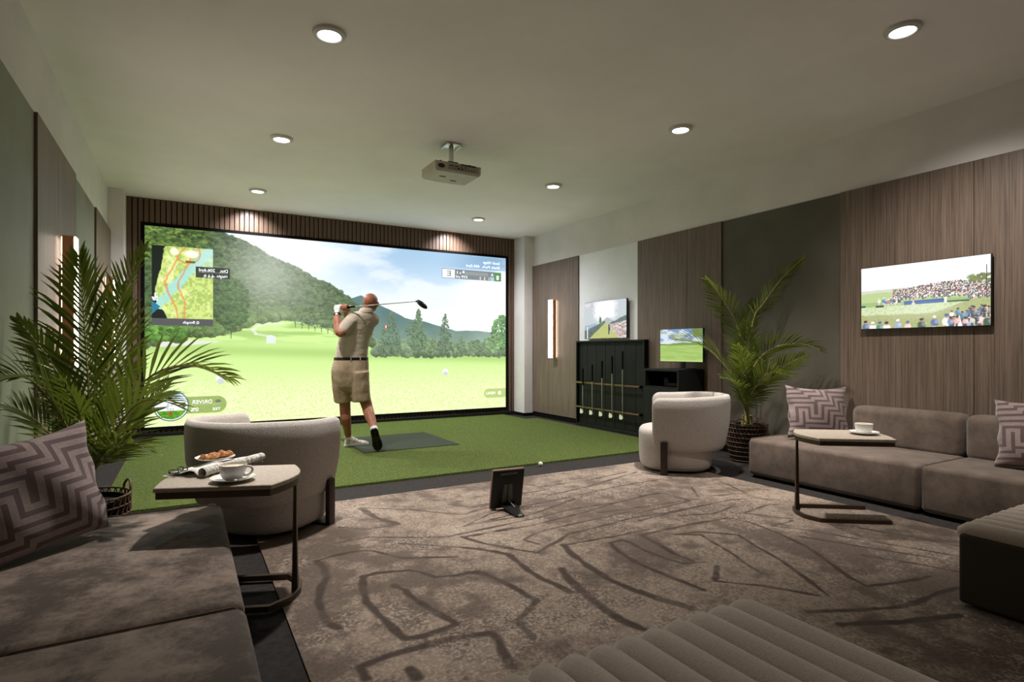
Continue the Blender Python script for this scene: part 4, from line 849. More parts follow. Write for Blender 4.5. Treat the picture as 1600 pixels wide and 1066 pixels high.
def cup(loc, rz, label, slabel):
    s = solo('saucer', MB().lathe([(.035, 0), (.04, .001), (.072, .010), (.088, .017), (.0885, .019), (.072, .014), (.04, .006), (.001, .0055)], seg=40), M_china, slabel, 'saucer', loc, 0, 'white saucers', angle=60)
    t = thing('coffee_cup', label, 'cup', (loc[0], loc[1], loc[2] + .006), rz, 'white coffee cups')
    part(t, 'bowl', MB().lathe([(.026, 0), (.030, .002), (.040, .008), (.048, .022), (.0525, .045), (.054, .064), (.0525, .065), (.050, .052), (.046, .025), (.036, .011), (.001, .008)], seg=40), M_china, angle=60)
    part(t, 'handle', MB().tube(spline([(.050, 0, .053), (.064, 0, .056), (.077, 0, .051), (.081, 0, .040), (.074, 0, .028), (.060, 0, .020), (.046, 0, .018)], 24), .0052, 10, up=(0, 1, 0)), M_china, angle=60)
    part(t, 'coffee', MB().lathe([(.0505, .0545), (.0505, .0555), (.03, .0558)], seg=30), M_coffee)
cup((.176, 2.665, ZT), R(-28), 'white coffee cup with milky coffee beside the rolled magazine', 'white saucer beneath the coffee cup beside the magazine')
cup((3.86, 2.075, ZT), R(60), 'white cup standing alone on the right-hand side table', 'white saucer beneath the lone cup on the right-hand table')
sp = MB().tube([(-.055, -.035, .0175), (-.02, -.055, .014), (.02, -.060, .0165)], [.0035, .002, .002], 8)
solo('teaspoon', sp.ell((-.063, -.028, .018), (.013, .009, .003)), M_chrome, 'small steel teaspoon lying on the saucer beside the magazine', 'spoon', (.176, 2.665, ZT), R(70))

# magazine: flat pages on one side, the other rolled up
def magazine():
    t = thing('open_magazine', 'open magazine with rolled pages lying across the left side table', 'magazine', (.052, 2.80, ZT), math.atan2(.72, .69), None)
    prof = [(.175, .001), (.165, .003), (.13, .005), (.10, .010), (.07, .020), (.045, .026), (.025, .022), (.01, .010), (-.004, .004)]
    up = [(y, z + .003 + .002 * (i % 2 == 0) * 0) for i, (y, z) in enumerate(prof)]; ring = prof + list(reversed(up))
    part(t, 'pages', MB().loft([[(x, y + .02 * math.sin(x * 5), z * (.9 + .25 * math.sin(9 * x + .6)) + .001) for y, z in ring] for x in np.linspace(0, .37, 12)]), M_paper, angle=180)
    part(t, 'cover', MB().loft([[(x, y, z) for y, z in ((.182, .0), (-.03, .0), (-.03, .0012), (.182, .0012))] for x in (-.012, .385)]), M_print)
    sp_ = []
    for k in range(30):
        a = -PI / 2 + 2 * PI * 1.35 * k / 29; r_ = .0215 - .006 * k / 29; sp_.append((-.018 + r_ * math.cos(a) * 1.1, .0225 + r_ * math.sin(a)))
    inn = [(y * .97 - .0006, z * .97 + .0008) for y, z in reversed(sp_)]
    part(t, 'rolled_pages', MB().loft([[(x, y, z + .001) for y, z in sp_ + inn] for x in np.linspace(.0, .385, 4)]), M_print, angle=60)
magazine()
solo('side_plate', MB().lathe([(.045, 0), (.05, .001), (.078, .009), (.086, .013), (.0865, .015), (.07, .011), (.045, .005), (.001, .0045)], seg=36), M_china, 'small white plate of pastries behind the rolled magazine', 'plate', (.125, 3.055, ZT + .030), 0, angle=60)
def bread(sx, sy, sz, seed):
    b = MB().ell((0, 0, sz), (sx, sy, sz), seg=22, rings=12)
    b.v = [(x, y, z + .006 * math.sin(x * 170 + seed) * (z > sz) + .002 * math.sin(y * 260 + x * 90)) for x, y, z in b.v]; return b
solo('pastry', bread(.052, .026, .013, 0), M_bread, 'golden oval pastry lying nearer on the plate', 'pastry', (.100, 3.035, ZT + .0348), R(25))
solo('pastry', bread(.056, .028, .014, 2), M_bread, 'darker oval pastry leaning at the back of the plate', 'pastry', (.155, 3.075, ZT + .0352), R(10))
gl = thing('reading_glasses', 'black-rimmed reading glasses folded on the magazine at the table edge', 'glasses', (-.008, 2.895, ZT + .014), R(60))
gl.rotation_euler = (R(-68), 0, R(60))
for k in (-1, 1):
    part(gl, 'rim', MB().tube([(k * .032 + .025 * math.cos(2 * PI * i / 20), .006 * math.cos(2 * PI * i / 20) * 0, .021 + .019 * math.sin(2 * PI * i / 20)) for i in range(20)], .0026, 6, closed=True), M_black)
    part(gl, 'temple', MB().tube([(k * .056, 0, .03), (k * .054, .010 + .004 * k, .028), (k * .0, .016 + .005 * k, .022), (k * -.05, .014 + .005 * k, .008)], [.003, .0025, .0028, .002], 6), M_black)
part(gl, 'bridge', MB().tube([(-.008, 0, .026), (0, .002, .03), (.008, 0, .026)], .0024, 6), M_black)

# ------------------------------------------------------------------ cushions
def key_picture():
    n = 560; yy, xx = np.mgrid[0:n, 0:n]; x = (xx + .5) / n; y = (yy + .5) / n
    path = [(-.2, .30), (.12, .30), (.12, .56), (.30, .56), (.30, .36), (.50, .36), (.50, .60), (.70, .60), (.70, .78), (1.2, .78)]
    d = np.full((n, n), 9.)
    for (ax, ay), (bx, by) in zip(path[:-1], path[1:]):
        dx = np.maximum(np.maximum(min(ax, bx) - x, x - max(ax, bx)), 0); dy = np.maximum(np.maximum(min(ay, by) - y, y - max(ay, by)), 0)
        d = np.minimum(d, np.maximum(dx, dy))
    p = .088; ph = ((d + p * .25) / p) % 1.0; line = sm(.02, .06, ph) * sm(.52, .48, ph)
    f = fbm(x * 60, y * 60, 3, 131, .6); g = fbm(x * 8, y * 8, 4, 135)
    img = np.zeros((n, n, 3)) + np.array((150, 134, 132.)); img = img * (.9 + .2 * f)[..., None]
    img = mix(img, line * (.78 + .2 * (f - .5) + .25 * (g - .5)), (88, 72, 72)); img = mix(img, ((ph < .05) | (np.abs(ph - .51) < .03)) * .35, (182, 168, 164))
    return img
M_cushion = pic_mat('key_pattern_velvet', key_picture(), 'xz'); M_cushion.node_tree.nodes['Principled BSDF'].inputs['Sheen Weight'].default_value = .3
def cushion(label, loc, rz, lean, roll=0.0, w=.52, h=.48):
    n = 28; top = []; v = []; f = []
    for sgn in (-1, 1):
        for j in range(n + 1):
            for i in range(n + 1):
                a = 2 * i / n - 1; b = 2 * j / n - 1
                pin = .085; x = a * (1 - pin * (1 - b * b) ** 1.0 * 1.0) * w / 2 + 0; z = b * (1 - pin * (1 - a * a)) * h / 2
                th = ((1 - a ** 2) * (1 - b ** 2)) ** .42 * .095 * (1 + .10 * math.sin(5 * a + 3 * b) * (abs(a) < .98))
                x += .006 * math.sin(9 * b) * (abs(a) > .9); z -= .012 * (1 - a * a) * (b > 0) * b
                v.append((x, sgn * th, z))
    m = (n + 1) ** 2
    for s_ in (0, 1):
        for j in range(n):
            for i in range(n):
                q = (s_ * m + j * (n + 1) + i, s_ * m + j * (n + 1) + i + 1, s_ * m + (j + 1) * (n + 1) + i + 1, s_ * m + (j + 1) * (n + 1) + i)
                f.append(q if s_ == 0 else q[::-1])
    me = mesh('patterned_cushion', MB().add(v, f), M_cushion, 180)
    bm = bmesh.new(); bm.from_mesh(me); bmesh.ops.remove_doubles(bm, verts=bm.verts, dist=.0004); bm.to_mesh(me); bm.free()
    o = link('patterned_cushion', me, None, label=label, category='cushion', group='mauve cushions with key pattern')
    o.location = loc; o.rotation_euler = (-lean, roll, rz); return o
cushion('large mauve key-pattern cushion on the left sofa, below the palm', (-.495, 2.765, .560), R(41), R(13), R(-6), .48, .46)
cushion('mauve key-pattern cushion at the end of the right-hand sofa, beside the palm', (4.74, 2.94, .562), R(-30), R(12), R(2), .53, .46)
cushion('mauve key-pattern cushion at the right edge, leaning on the sofa backrest', (4.72, 1.42, .565), R(-80), R(17), R(-4), .52, .46)

# ------------------------------------------------------------------ potted palms
def frond(parent, P, ll, roll, pairs=40, start=.22, side=None, wid=.0088, vee=.20):
    pairs = int(pairs * .64); ll *= 1.18
    pts = spline(P, 60); n = len(pts); L_ = [0.0]
    for a, b in zip(pts[:-1], pts[1:]): L_.append(L_[-1] + (b - a).length)
    fr = part(parent, 'frond', MB().tube(pts[::3], [.0085 * (1 - .8 * k / 20) for k in range(len(pts[::3]))], 6), M_stem, world=True)
    b = MB()
    for k in range(pairs):
        u = start + (1 - start) * (k + .5) / pairs; s_ = u * L_[-1]; i = min(max(j for j in range(n) if L_[j] <= s_), n - 2)
        p = pts[i].lerp(pts[i + 1], (s_ - L_[i]) / max(L_[i + 1] - L_[i], 1e-6)); T = (pts[min(i + 2, n - 1)] - pts[max(i - 1, 0)]).normalized()
        H = T.cross(Vector((0, 0, 1)))
        if H.length < .35 and side is None: H = Vector((.866, -.5, 0))
        if side is not None: H = Vector(side)
        H = (H - T * H.dot(T)).normalized(); Nn = H.cross(T).normalized()
        if Nn.z < 0 and side is None: Nn = -Nn
        Sd = H * math.cos(roll) + Nn * math.sin(roll); Nn = Nn * math.cos(roll) - H * math.sin(roll)
        q = (u - start) / (1 - start); ln = ll * (.45 + .55 * math.sin(PI * min(1, .22 + q * .60) )) * (1 - .62 * max(0, q - .62) / .38) 
        al = R(42 + 26 * q + random.uniform(-4, 4))
        for sg in (-1, 1):
            l = ln * random.uniform(.9, 1.06); d = (Sd * sg * math.cos(al) + T * math.sin(al) + Nn * (vee + random.uniform(-.06, .06))).normalized()
            wv = d.cross(Nn).normalized(); g = Vector((0, 0, -1)); W_ = wid * random.uniform(.85, 1.1)
            c0 = p; c1 = p + d * l * .35 + g * l * .01; c2 = p + d * l * .7 + g * l * .045; c3 = p + d * l + g * l * .12
            up = Nn * W_ * .35
            q0 = len(b.v)
            b.add([c0 + wv * W_ * .3, c0 - wv * W_ * .3, c1 + wv * W_ + up, c1, c1 - wv * W_ + up, c2 + wv * W_ * .7 + up * .6, c2, c2 - wv * W_ * .7 + up * .6, c3],
                  [(0, 1, 3), (0, 3, 2), (1, 4, 3), (2, 3, 6, 5), (3, 4, 7, 6), (5, 6, 8), (6, 7, 8)])
            b.v[q0:] = [(min(max(x, -.742), 5.042), y, z) for x, y, z in b.v[q0:]]
    part(fr, 'leaflets', b, M_leaf, world=True, angle=60, kind='stuff')
def palm(loc, crown, label, fronds):
    t = thing('potted_palm', label, 'potted palm', loc, 0, 'areca palms in wicker baskets')
    part(t, 'soil', MB().lathe([(.02, .34), (.165, .335), (.165, .30), (.02, .30)], seg=24), M_soil)
    tr = MB()
    for k in range(7):
        a = 2 * PI * k / 7; tr.tube([(.05 * math.cos(a), .05 * math.sin(a), .31), (.04 * math.cos(a), .04 * math.sin(a), .45)] , [.014, .010], 8)
    part(t, 'stem_cluster', tr, M_stem)
    for P, kw in fronds: frond(t, [(loc[0] + random.uniform(-.03, .03), loc[1] + random.uniform(-.03, .03), .34)] + P, **kw)
    return t
def basket(loc, label):
    bk = thing('wicker_basket', label, 'basket', loc, 0, 'dark wicker plant baskets')
    rb = lambda z: .150 + .040 * math.sin(PI * .5 * min(1, z / .26))
    part(bk, 'inner_pot', MB().lathe([(.02, .004), (.130, .004), (.160, .10), (.172, .25), (.172, .36), (.166, .36), (.166, .29)], seg=28, cap=False), M_matte)
    for k in range(9):
        z = .018 + .045 * k
        part(bk, 'hoop', MB().tube([(rb(z) * math.cos(2 * PI * i / 36), rb(z) * math.sin(2 * PI * i / 36), z) for i in range(36)], .0052, 6, closed=True), M_wicker)
    wv = MB()
    for k in range(8):
        z0 = .018 + .045 * k
        for i in range(34):
            a0 = 2 * PI * (i + .5 * (k % 2)) / 34
            for da in (-1, 1):
                a1_ = a0 + da * PI / 34
                wv.tube([(rb(z0) * math.cos(a0), rb(z0) * math.sin(a0), z0), (rb(z0 + .045) * math.cos(a1_), rb(z0 + .045) * math.sin(a1_), z0 + .045)], .0045, 4, flat=.5)
    part(bk, 'weave', wv, M_wicker, kind='stuff')
    for a in (R(20), R(200)):
        part(bk, 'handle', MB().tube(spline([(rb(.4) * math.cos(a + w_) , rb(.4) * math.sin(a + w_), .37 + h_) for w_, h_ in ((-.28, 0), (-.26, .03), (-.14, .055), (0, .062), (.14, .055), (.26, .03), (.28, 0))], 24), .006, 8), M_wicker)
    return bk
basket((-.43, 3.47, 0), 'dark woven basket holding the palm behind the left sofa')
basket((4.835, 3.72, 0), 'dark woven basket holding the palm by the right wall, behind the sofa end')
Rr = (.866, -.5, 0)
palm((-.43, 3.47, 0), None, 'large areca palm in the left corner, rising behind the sofa and big cushion', [
  ([(-.40, 3.44, .62), (-.413, 3.469, .933), (-.443, 3.544, 1.315), (-.467, 3.616, 1.581)], dict(ll=.30, roll=0.0, pairs=54, start=.28, side=Rr, vee=.12)),
  ([(-.38, 3.44, .60), (-.345, 3.488, .93), (-.305, 3.638, 1.327), (-.194, 3.747, 1.665)], dict(ll=.25, roll=R(18), pairs=44, start=.40, side=Rr)),
  ([(-.37, 3.42, .60), (-.266, 3.327, .812), (-.132, 3.25, .982), (.031, 3.271, 1.026), (.205, 3.273, .955)], dict(ll=.24, roll=R(38), pairs=44, start=.28)),
  ([(-.37, 3.40, .55), (-.308, 3.236, .673), (-.213, 3.124, .827), (-.124, 3.072, .874), (-.023, 3.072, .837)], dict(ll=.22, roll=R(30), pairs=38, start=.26)),
  ([(-.40, 3.45, .60), (-.462, 3.498, .806), (-.585, 3.577, 1.059), (-.715, 3.64, 1.25)], dict(ll=.17, roll=R(55), pairs=40, start=.3, vee=.3)),
  ([(-.41, 3.42, .56), (-.440, 3.263, .690), (-.510, 3.143, .880), (-.560, 3.060, .975), (-.625, 2.97, 1.0)], dict(ll=.29, roll=R(48), pairs=56, start=.22)),
  ([(-.42, 3.44, .56), (-.502, 3.428, .631), (-.600, 3.415, .762), (-.67, 3.409, .827), (-.72, 3.394, .833)], dict(ll=.20, roll=R(40), pairs=34, start=.25)),
  ([(-.39, 3.46, .55), (-.28, 3.508, .665), (-.173, 3.562, .785), (-.08, 3.566, .918)], dict(ll=.20, roll=R(30), pairs=34, start=.28)),
  ([(-.40, 3.50, .60), (-.349, 3.663, .785), (-.30, 3.75, 1.124), (-.305, 3.811, 1.444)], dict(ll=.22, roll=R(-15), pairs=40, start=.36, side=Rr)),
  ([(-.38, 3.40, .52), (-.29, 3.167, .622), (-.207, 3.027, .68), (-.137, 2.915, .66)], dict(ll=.20, roll=R(20), pairs=30, start=.30)),
  ([(-.40, 3.40, .55), (-.40, 3.25, .70), (-.42, 3.16, .86), (-.46, 3.10, .97)], dict(ll=.20, roll=R(0), pairs=32, start=.3, side=Rr)),
  ([(-.42, 3.52, .56), (-.50, 3.62, .78), (-.58, 3.72, .98), (-.63, 3.80, 1.12)], dict(ll=.17, roll=R(0), pairs=32, start=.3, side=Rr)),
])
Rq = (.60, -.80, 0)
palm((4.835, 3.72, 0), None, 'areca palm by the right wall, between the black cabinet and the sofa', [
  ([(4.81, 3.72, .60), (4.759, 3.721, 1.144), (4.646, 3.728, 1.419), (4.486, 3.763, 1.633), (4.339, 3.79, 1.782)], dict(ll=.24, roll=R(10), pairs=46, start=.40, side=Rq)),
  ([(4.81, 3.71, .70), (4.809, 3.635, 1.363), (4.818, 3.514, 1.555), (4.871, 3.362, 1.776), (4.912, 3.165, 1.95)], dict(ll=.15, roll=R(60), pairs=44, start=.52, vee=.35)),
  ([(4.80, 3.72, .55), (4.701, 3.697, .743), (4.493, 3.701, .946), (4.32, 3.743, 1.1), (4.16, 3.778, 1.178), (3.96, 3.847, 1.214)], dict(ll=.26, roll=R(38), pairs=44, start=.28)),
  ([(4.80, 3.70, .55), (4.707, 3.636, .747), (4.721, 3.512, 1.003), (4.723, 3.338, 1.124), (4.752, 3.171, 1.158), (4.79, 3.066, 1.146), (4.82, 2.961, 1.10)], dict(ll=.24, roll=R(35), pairs=44, start=.30)),
  ([(4.80, 3.70, .52), (4.70, 3.594, .633), (4.661, 3.385, .822), (4.64, 3.174, .958), (4.65, 2.999, 1.05)], dict(ll=.24, roll=R(38), pairs=40, start=.28)),
  ([(4.79, 3.70, .50), (4.648, 3.612, .59), (4.531, 3.564, .72), (4.38, 3.536, .816), (4.272, 3.552, .848)], dict(ll=.22, roll=R(30), pairs=36, start=.30)),
  ([(4.79, 3.70, .52), (4.668, 3.612, .64), (4.572, 3.552, .907), (4.467, 3.497, 1.064), (4.394, 3.482, 1.141)], dict(ll=.23, roll=R(0), pairs=38, start=.30, side=Rq)),
  ([(4.82, 3.73, .60), (4.861, 3.755, 1.145), (4.86, 3.732, 1.368), (4.853, 3.661, 1.586)], dict(ll=.21, roll=R(-10), pairs=36, start=.45, side=Rq)),
  ([(4.80, 3.68, .52), (4.66, 3.561, .637), (4.61, 3.415, .798), (4.569, 3.271, .899), (4.57, 3.091, .871)], dict(ll=.24, roll=R(25), pairs=36, start=.30)),
  ([(4.80, 3.72, .60), (4.74, 3.65, .90), (4.70, 3.60, 1.16), (4.62, 3.56, 1.36)], dict(ll=.23, roll=R(15), pairs=36, start=.35, side=Rq)),
])

# ------------------------------------------------------------------ launch monitor and ball
lm = thing('launch_monitor', 'small black square launch monitor with orange rim on a kickstand, at the rug edge', 'launch monitor', (1.905, 3.40, .012), R(-4))
tl = Matrix.Rotation(R(11), 3, 'X')
pn = MB().box((0, 0, .148), (.235, .026, .272), .006, 2); pn.v = [tuple(tl @ Vector(p)) for p in pn.v]; part(lm, 'housing', pn, M_black)
rm = MB()
for a, b_ in (((-.1185, -.006, .010), (-.1135, .0145, .286)), ((.1135, -.006, .010), (.1185, .0145, .286)), ((-.1135, -.006, .2815), (.1135, .0145, .2865))): rm.box2(a, b_, .0015, 1)
rm.v = [tuple(tl @ Vector(p)) for p in rm.v]; part(lm, 'rim', rm, M_orange)
st_ = MB().box2((-.036, -.0165, .03), (-.004, -.0128, .185), .001, 1).box2((.004, -.0165, .03), (.036, -.0128, .185), .001, 1); st_.v = [tuple(tl @ Vector((p[0] * (1.25 - (p[2] - .03) * 2.6), p[1], p[2]))) for p in st_.v]
part(lm, 'stand_rails', st_, mat('stand_grey', (92, 98, 92), .5, .4))
ks = MB().loft([[(-.06, -.014, .040), (.06, -.014, .040), (.06, -.012, .050), (-.06, -.012, .050)], [(-.045, -.10, .022), (.045, -.10, .022), (.045, -.10, .032), (-.045, -.10, .032)], [(-.028, -.232, .002), (.028, -.232, .002), (.028, -.232, .012), (-.028, -.232, .012)]])
part(lm, 'kickstand', ks, M_black)
part(lm, 'strut', MB().tube([(.0, -.02, .075), (.02, -.11, .034)], .0035, 8), M_chrome)
for fx, fy in ((-.09, -.005), (.09, -.005), (.0, -.226)): part(lm, 'foot', MB().box((fx, fy, .007), (.03, .024, .014), .004, 2), mat('foot_grey', (120, 124, 108), .6))
tx = text_shapes('TRACKMAN', -.060, .066, .250, .264, -.0135)[0]; tx.v = [tuple(tl @ Vector(p)) for p in tx.v]; part(lm, 'lettering', tx, M_tdim)
solo('golf_ball', MB().ell((0, 0, .0213), (.0213,) * 3, seg=24, rings=16), M_ball, 'white golf ball lying at the front edge of the turf', 'ball', (2.915, 4.52, 0.0))

# ------------------------------------------------------------------ the golfer, seen from behind at the end of his swing
GX = (1.70, 6.0, .0255)
gf = thing('person', 'bald man in beige polo and khaki shorts finishing a golf swing, seen from behind', 'person', GX, R(-14.8))
def limb(b, pts, rad, seg=14):
    b.tube(spline(pts, (len(pts) - 1) * 5), list(np.interp(np.linspace(0, len(pts) - 1, (len(pts) - 1) * 5 + 1), range(len(pts)), rad)), seg)
    for p, r_ in zip(pts, rad): b.ell(p, (r_ * .98,) * 3, seg=12, rings=7)
    return b
def rings(sp_, k=1.0, n=24):
    out = []
    for (x, y, z), rx, ry, yaw in sp_:
        c, s_ = math.cos(yaw), math.sin(yaw); rg = []
        for i in range(n):
            a = 2 * PI * i / n; px, py = rx * k * math.copysign(abs(math.cos(a)) ** .85, math.cos(a)), ry * k * math.copysign(abs(math.sin(a)) ** .85, math.sin(a)); rg.append((x + px * c - py * s_, y + px * s_ + py * c, z))
        out.append(rg)
    return out
TOR = [((-.184, .177, .955), .178, .125, .05), ((-.184, .177, .99), .172, .122, .05), ((-.174, .174, 1.09), .168, .128, .10), ((-.150, .160, 1.20), .166, .128, .18), ((-.112, .138, 1.315), .172, .124, .28), ((-.078, .120, 1.395), .165, .112, .35), ((-.055, .104, 1.45), .128, .092, .35), ((-.038, .096, 1.485), .078, .068, .3), ((-.030, .094, 1.502), .064, .060, .3)]
body = MB().loft(rings(TOR, .86))
body.loft(rings([((-.198, .18, .74), .14, .10, 0), ((-.198, .18, .87), .165, .115, 0), ((-.184, .177, .96), .155, .11, 0)]))
limb(body, [(-.04, .10, 1.44), (-.022, .098, 1.50), (.008, .10, 1.555)], [.062, .057, .056])
hd = Matrix.Rotation(R(-20), 3, 'Z') @ Matrix.Rotation(R(4), 3, 'X'); hc = Vector((.018, .108, 1.585))
def head(c, r_): body.ell(hc + hd @ Vector(c), r_, hd, 22, 15)
head((0, -.004, .022), (.077, .096, .082)); head((0, .022, -.030), (.062, .074, .060)); head((0, .042, -.062), (.044, .050, .036)); head((0, .098, -.022), (.013, .020, .022)); head((0, .086, .012), (.05, .016, .012)); head((0, .085, -.052), (.022, .010, .008))
for k in (-1, 1): head((k * .076, -.004, -.018), (.010, .021, .031))
limb(body, [(-.150, .066, 1.415), (-.292, -.022, 1.250), (-.322, .035, 1.365), (-.328, .070, 1.462)], [.056, .045, .043, .029])
limb(body, [(.03, .17, 1.42), (-.10, .34, 1.36), (-.194, .375, 1.335), (-.222, .25, 1.42), (-.245, .150, 1.488)], [.056, .048, .044, .040, .029])
limb(body, [(-.265, .215, .76), (-.252, .25, .46), (-.245, .235, .33), (-.228, .30, .20), (-.220, .345, .095)], [.075, .060, .058, .043, .036])
limb(body, [(-.10, .135, .76), (-.06, .155, .60), (-.020, .165, .46), (.004, .085, .375), (.034, .0, .295), (.05, -.062, .235)], [.075, .068, .060, .059, .044, .036])
butt = Vector((-.348, .128, 1.522)); ax = (Vector((.452, -.565, 1.556)) - butt).normalized()
def hand(wr, t0, mirror):
    """palm beside the grip, four fingers of different lengths curled round it, thumb laid along it"""
    pal = MB(); fing = MB(); c = butt + ax * (t0 + .038); w = (wr - c); w = (w - ax * w.dot(ax)).normalized(); u = ax.cross(w).normalized() * mirror
    basis = Matrix((ax, u, w)).transposed()
    pal.ell(c + w * .030 + u * -.006, (.043, .018, .034), basis, 16, 10); limb(pal, [c + w * .045, wr], [.026, .028])
    for k, (turn, rf) in enumerate(((235, .0085), (262, .0092), (268, .0094), (250, .0090))):
        cc = butt + ax * (t0 + .006 + .0215 * k); pts = []
        for i in range(9):
            a = R(20 + turn * i / 8); pts.append(cc + (w * math.cos(a) - u * math.sin(a)) * (.026 + .010 * math.exp(-i * .9)))
        fing.tube(pts, [rf * 1.08, rf * 1.1, rf, rf * 1.05, rf, rf * .98, rf * .95, rf * .9, rf * .6], 10)
    b0 = c + w * .030 - u * -.012 + ax * .020
    fing.tube([b0, b0 + ax * .022 + u * .008 - w * .008, b0 + ax * .045 + u * .002 - w * .014, b0 + ax * .062 - w * .016], [.013, .0115, .0105, .006], 10)
    return pal, fing
pr_, fr_ = hand(Vector((-.245, .150, 1.488)), .100, 1)
body.join(pr_)
link('body', remesh('body', body, .0055, M_skin, 5, extra=fr_), gf)
pl_, fl_ = hand(Vector((-.328, .070, 1.462)), .010, 1)
link('glove', remesh('glove', pl_, .004, M_white, 3, extra=fl_), gf, label='white golf glove')
wv_ = Vector((-.328, .070, 1.462)) - Vector((-.322, .035, 1.365)); wv_.normalize()
wq = wv_.to_track_quat('Z', 'Y').to_matrix()
wt = MB(); wt.lathe([(.034, -.012), (.036, -.010), (.036, .010), (.034, .012)], seg=20, cap=True); wt.v = [tuple(Vector((-.328, .066, 1.450)) + wq @ Vector(p)) for p in wt.v]
wc = part(gf, 'watch', wt, M_black, label='black wrist watch'); part(wc, 'watch_face', MB().ell((-.332, .030, 1.452), (.015, .006, .015)), M_white)
sh = MB().loft(rings(TOR))
limb(sh, [(-.075, .10, 1.40), (-.150, .064, 1.405), (-.225, .022, 1.335), (-.262, -.002, 1.292)], [.095, .080, .070, .066], 18)
limb(sh, [(-.03, .13, 1.40), (.035, .172, 1.405), (-.02, .26, 1.385), (-.085, .325, 1.365)], [.095, .080, .072, .066], 18)
link('polo_shirt', remesh('polo_shirt', sh, .007, M_shirt, 22), gf)
co = MB().loft(rings([((-.034, .095, 1.478), .084, .076, .3), ((-.028, .094, 1.508), .072, .068, .3), ((-.024, .093, 1.522), .066, .063, .3), ((-.026, .094, 1.505), .060, .056, .3)]), cap=False)
part(gf, 'collar', co, M_shirt, angle=180)
part(gf, 'belt', MB().loft(rings([((-.186, .178, .962), .183, .130, .05), ((-.185, .177, .995), .180, .128, .05)]), cap=True), M_belt, angle=30)
for a in (-.9, .0, .55): part(gf, 'belt_loop', MB().box((-.186 + .183 * math.sin(a) , .178 - .132 * math.cos(a), .978), (.012, .010, .046), .002, 1), M_shorts)
so = MB().loft(rings([((-.185, .178, .972), .182, .130, .05), ((-.19, .179, .92), .190, .136, .05), ((-.198, .18, .85), .198, .138, .03), ((-.196, .18, .76), .196, .128, 0), ((-.192, .18, .68), .186, .112, 0), ((-.190, .18, .62), .165, .085, 0)]))
for top, mid, hem, rt, rh_ in (((-.285, .19, .84), (-.282, .195, .68), (-.268, .228, .515), .110, .098), ((-.105, .135, .84), (-.095, .14, .68), (-.080, .152, .520), .108, .100)):
    pts = spline([top, mid, hem], 12); so.tube(pts, [rt + (rh_ - rt) * i / 12 + .0012 * math.sin(i * 1.3) for i in range(13)], 20)
link('shorts', remesh('shorts', so, .007, M_shorts, 12), gf)
part(gf, 'pocket_button', MB().ell((-.30, .072, .915), (.007, .005, .007)), M_black)
for k in (-1, 1):
    e = part(gf, 'eye', MB().ell(hc + hd @ Vector((k * .030, .082, .000)), (.013, .011, .009), hd), M_eye); part(e, 'iris', MB().ell(hc + hd @ Vector((k * .030, .0915, .0)), (.005, .003, .005), hd), M_black)
sg_ = MB()
for k in (-1, 1): sg_.tube([hc + hd @ Vector((k * .066, .085, .004)), hc + hd @ Vector((k * .080, .02, .004)), hc + hd @ Vector((k * .083, -.018, -.006))], .0035, 6).ell(hc + hd @ Vector((k * .034, .101, -.002)), (.026, .004, .018), hd)
part(gf, 'sunglasses', sg_, M_lens)
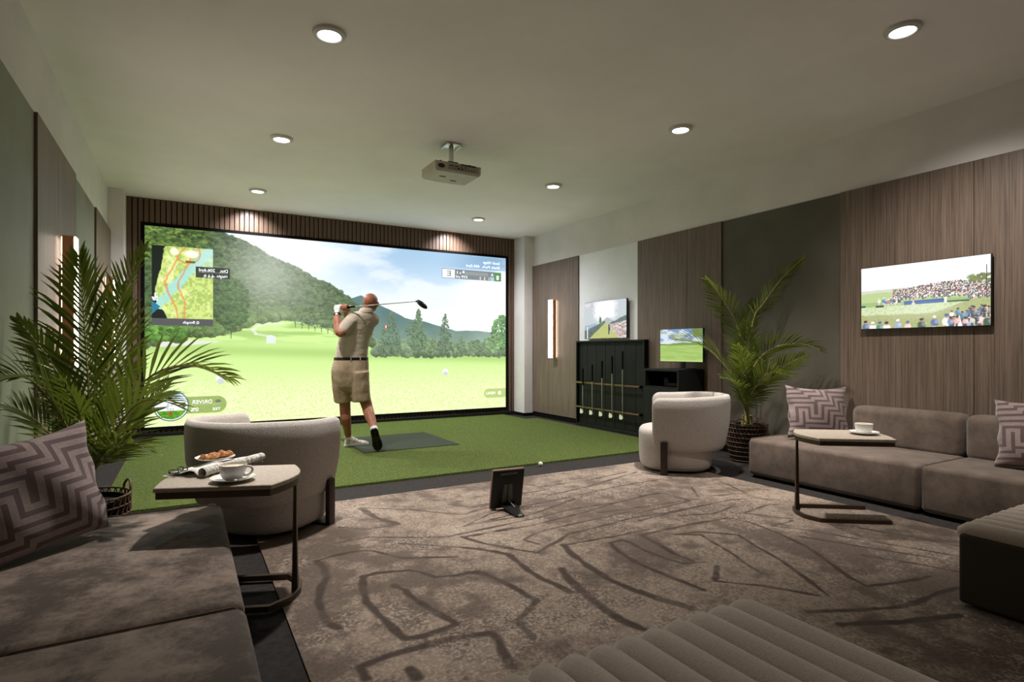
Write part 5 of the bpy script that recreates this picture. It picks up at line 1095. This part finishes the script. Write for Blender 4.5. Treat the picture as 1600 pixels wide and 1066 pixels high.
def shoe(heel, toe, up, ln):
    h = Vector(heel); a = (Vector(toe) - h).normalized(); u = Vector(up); u = (u - a * u.dot(a)).normalized(); s_ = a.cross(u)
    st = [(-.02, .018, .045), (.02, .030, .085), (.10, .036, .100), (.24, .037, .100), (.36, .037, .085), (.52, .041, .062), (.70, .047, .050), (.85, .043, .042), (.95, .030, .034), (1.0, .014, .022)]
    up_ = MB().loft([[h + a * (q * ln) + s_ * (w_ * x) + u * (.014 + hh * z - .014 * z) for x, z in ((-1, 0), (-1, .3), (-.86, .62), (-.58, .9), (-.25, 1), (.25, 1), (.58, .9), (.86, .62), (1, .3), (1, 0))] for q, w_, hh in st])
    so_ = MB().loft([[h + a * (q * ln * 1.03 - .006) + s_ * (w_ * 1.10 * x) + u * z for x, z in ((-1, 0), (1, 0), (1.04, .012), (1, .022), (-1, .022), (-1.04, .012))] for q, w_, hh in st])
    tr_ = []
    for q, w_ in ((.03, .022), (.14, .028), (.26, .027), (.60, .034), (.72, .036), (.84, .032)):
        for k in (-1, 1): tr_.append(MB().box(h + a * (q * ln) + s_ * (k * w_ * .62) - u * .002, (.018, .018, .006), .002, 1, Matrix((a, s_, u)).transposed()))
    lc = []
    for q in (.34, .42, .50): lc.append(MB().tube([h + a * (q * ln) + s_ * (-.022) + u * (.094 - (q - .3) * .14), h + a * (q * ln) + u * (.103 - (q - .3) * .15), h + a * (q * ln) + s_ * .022 + u * (.094 - (q - .3) * .14)], .0035, 6))
    return up_, so_, tr_, lc
for hl, to, up, nm in (((-.252, .372, .0), (.0, .462, .0), (0, 0, 1), 'L'), ((.048, -.130, .236), (.100, -.030, .006), (-.15, .95, .33), 'R')):
    u_, s_, t_, l_ = shoe(hl, to, up, .262 if nm == 'L' else .256)
    o = part(gf, 'shoe', u_, M_shoe, angle=60); part(o, 'sole', s_, M_white if nm == 'L' else M_sole); [part(o, 'spike', q, M_sole if nm == 'L' else M_matte) for q in t_]; [part(o, 'lace', q, M_white) for q in l_]
part(gf, 'sock', MB().tube([(-.219, .347, .085), (-.222, .335, .118)], [.040, .041], 16), M_white); part(gf, 'sock', MB().tube([(.054, -.072, .222), (.046, -.045, .252)], [.040, .041], 16), M_white)
# his club
ck = thing('golf_driver', 'long golf driver held behind the golfer at the end of his swing', 'golf club', GX, R(-14.8))
tip = Vector((.452, -.565, 1.556)); gp = butt + ax * .275
part(ck, 'grip', MB().tube([butt - ax * .012, gp], [.0135, .0095], 12), M_matte)
part(ck, 'shaft', MB().tube([gp, tip], [.0062, .0045], 10), M_chrome)
hm = Matrix((Vector((.75, -.2, -.62)).normalized(), Vector((.3, .95, .06)).normalized(), Vector((.6, -.2, .77)).normalized())).transposed()
part(ck, 'club_head', MB().ell(tip + Vector((.045, -.010, -.030)), (.066, .046, .026), hm, 22, 13).tube([tip - ax * .015, tip + ax * .01], [.008, .010], 10), M_black)
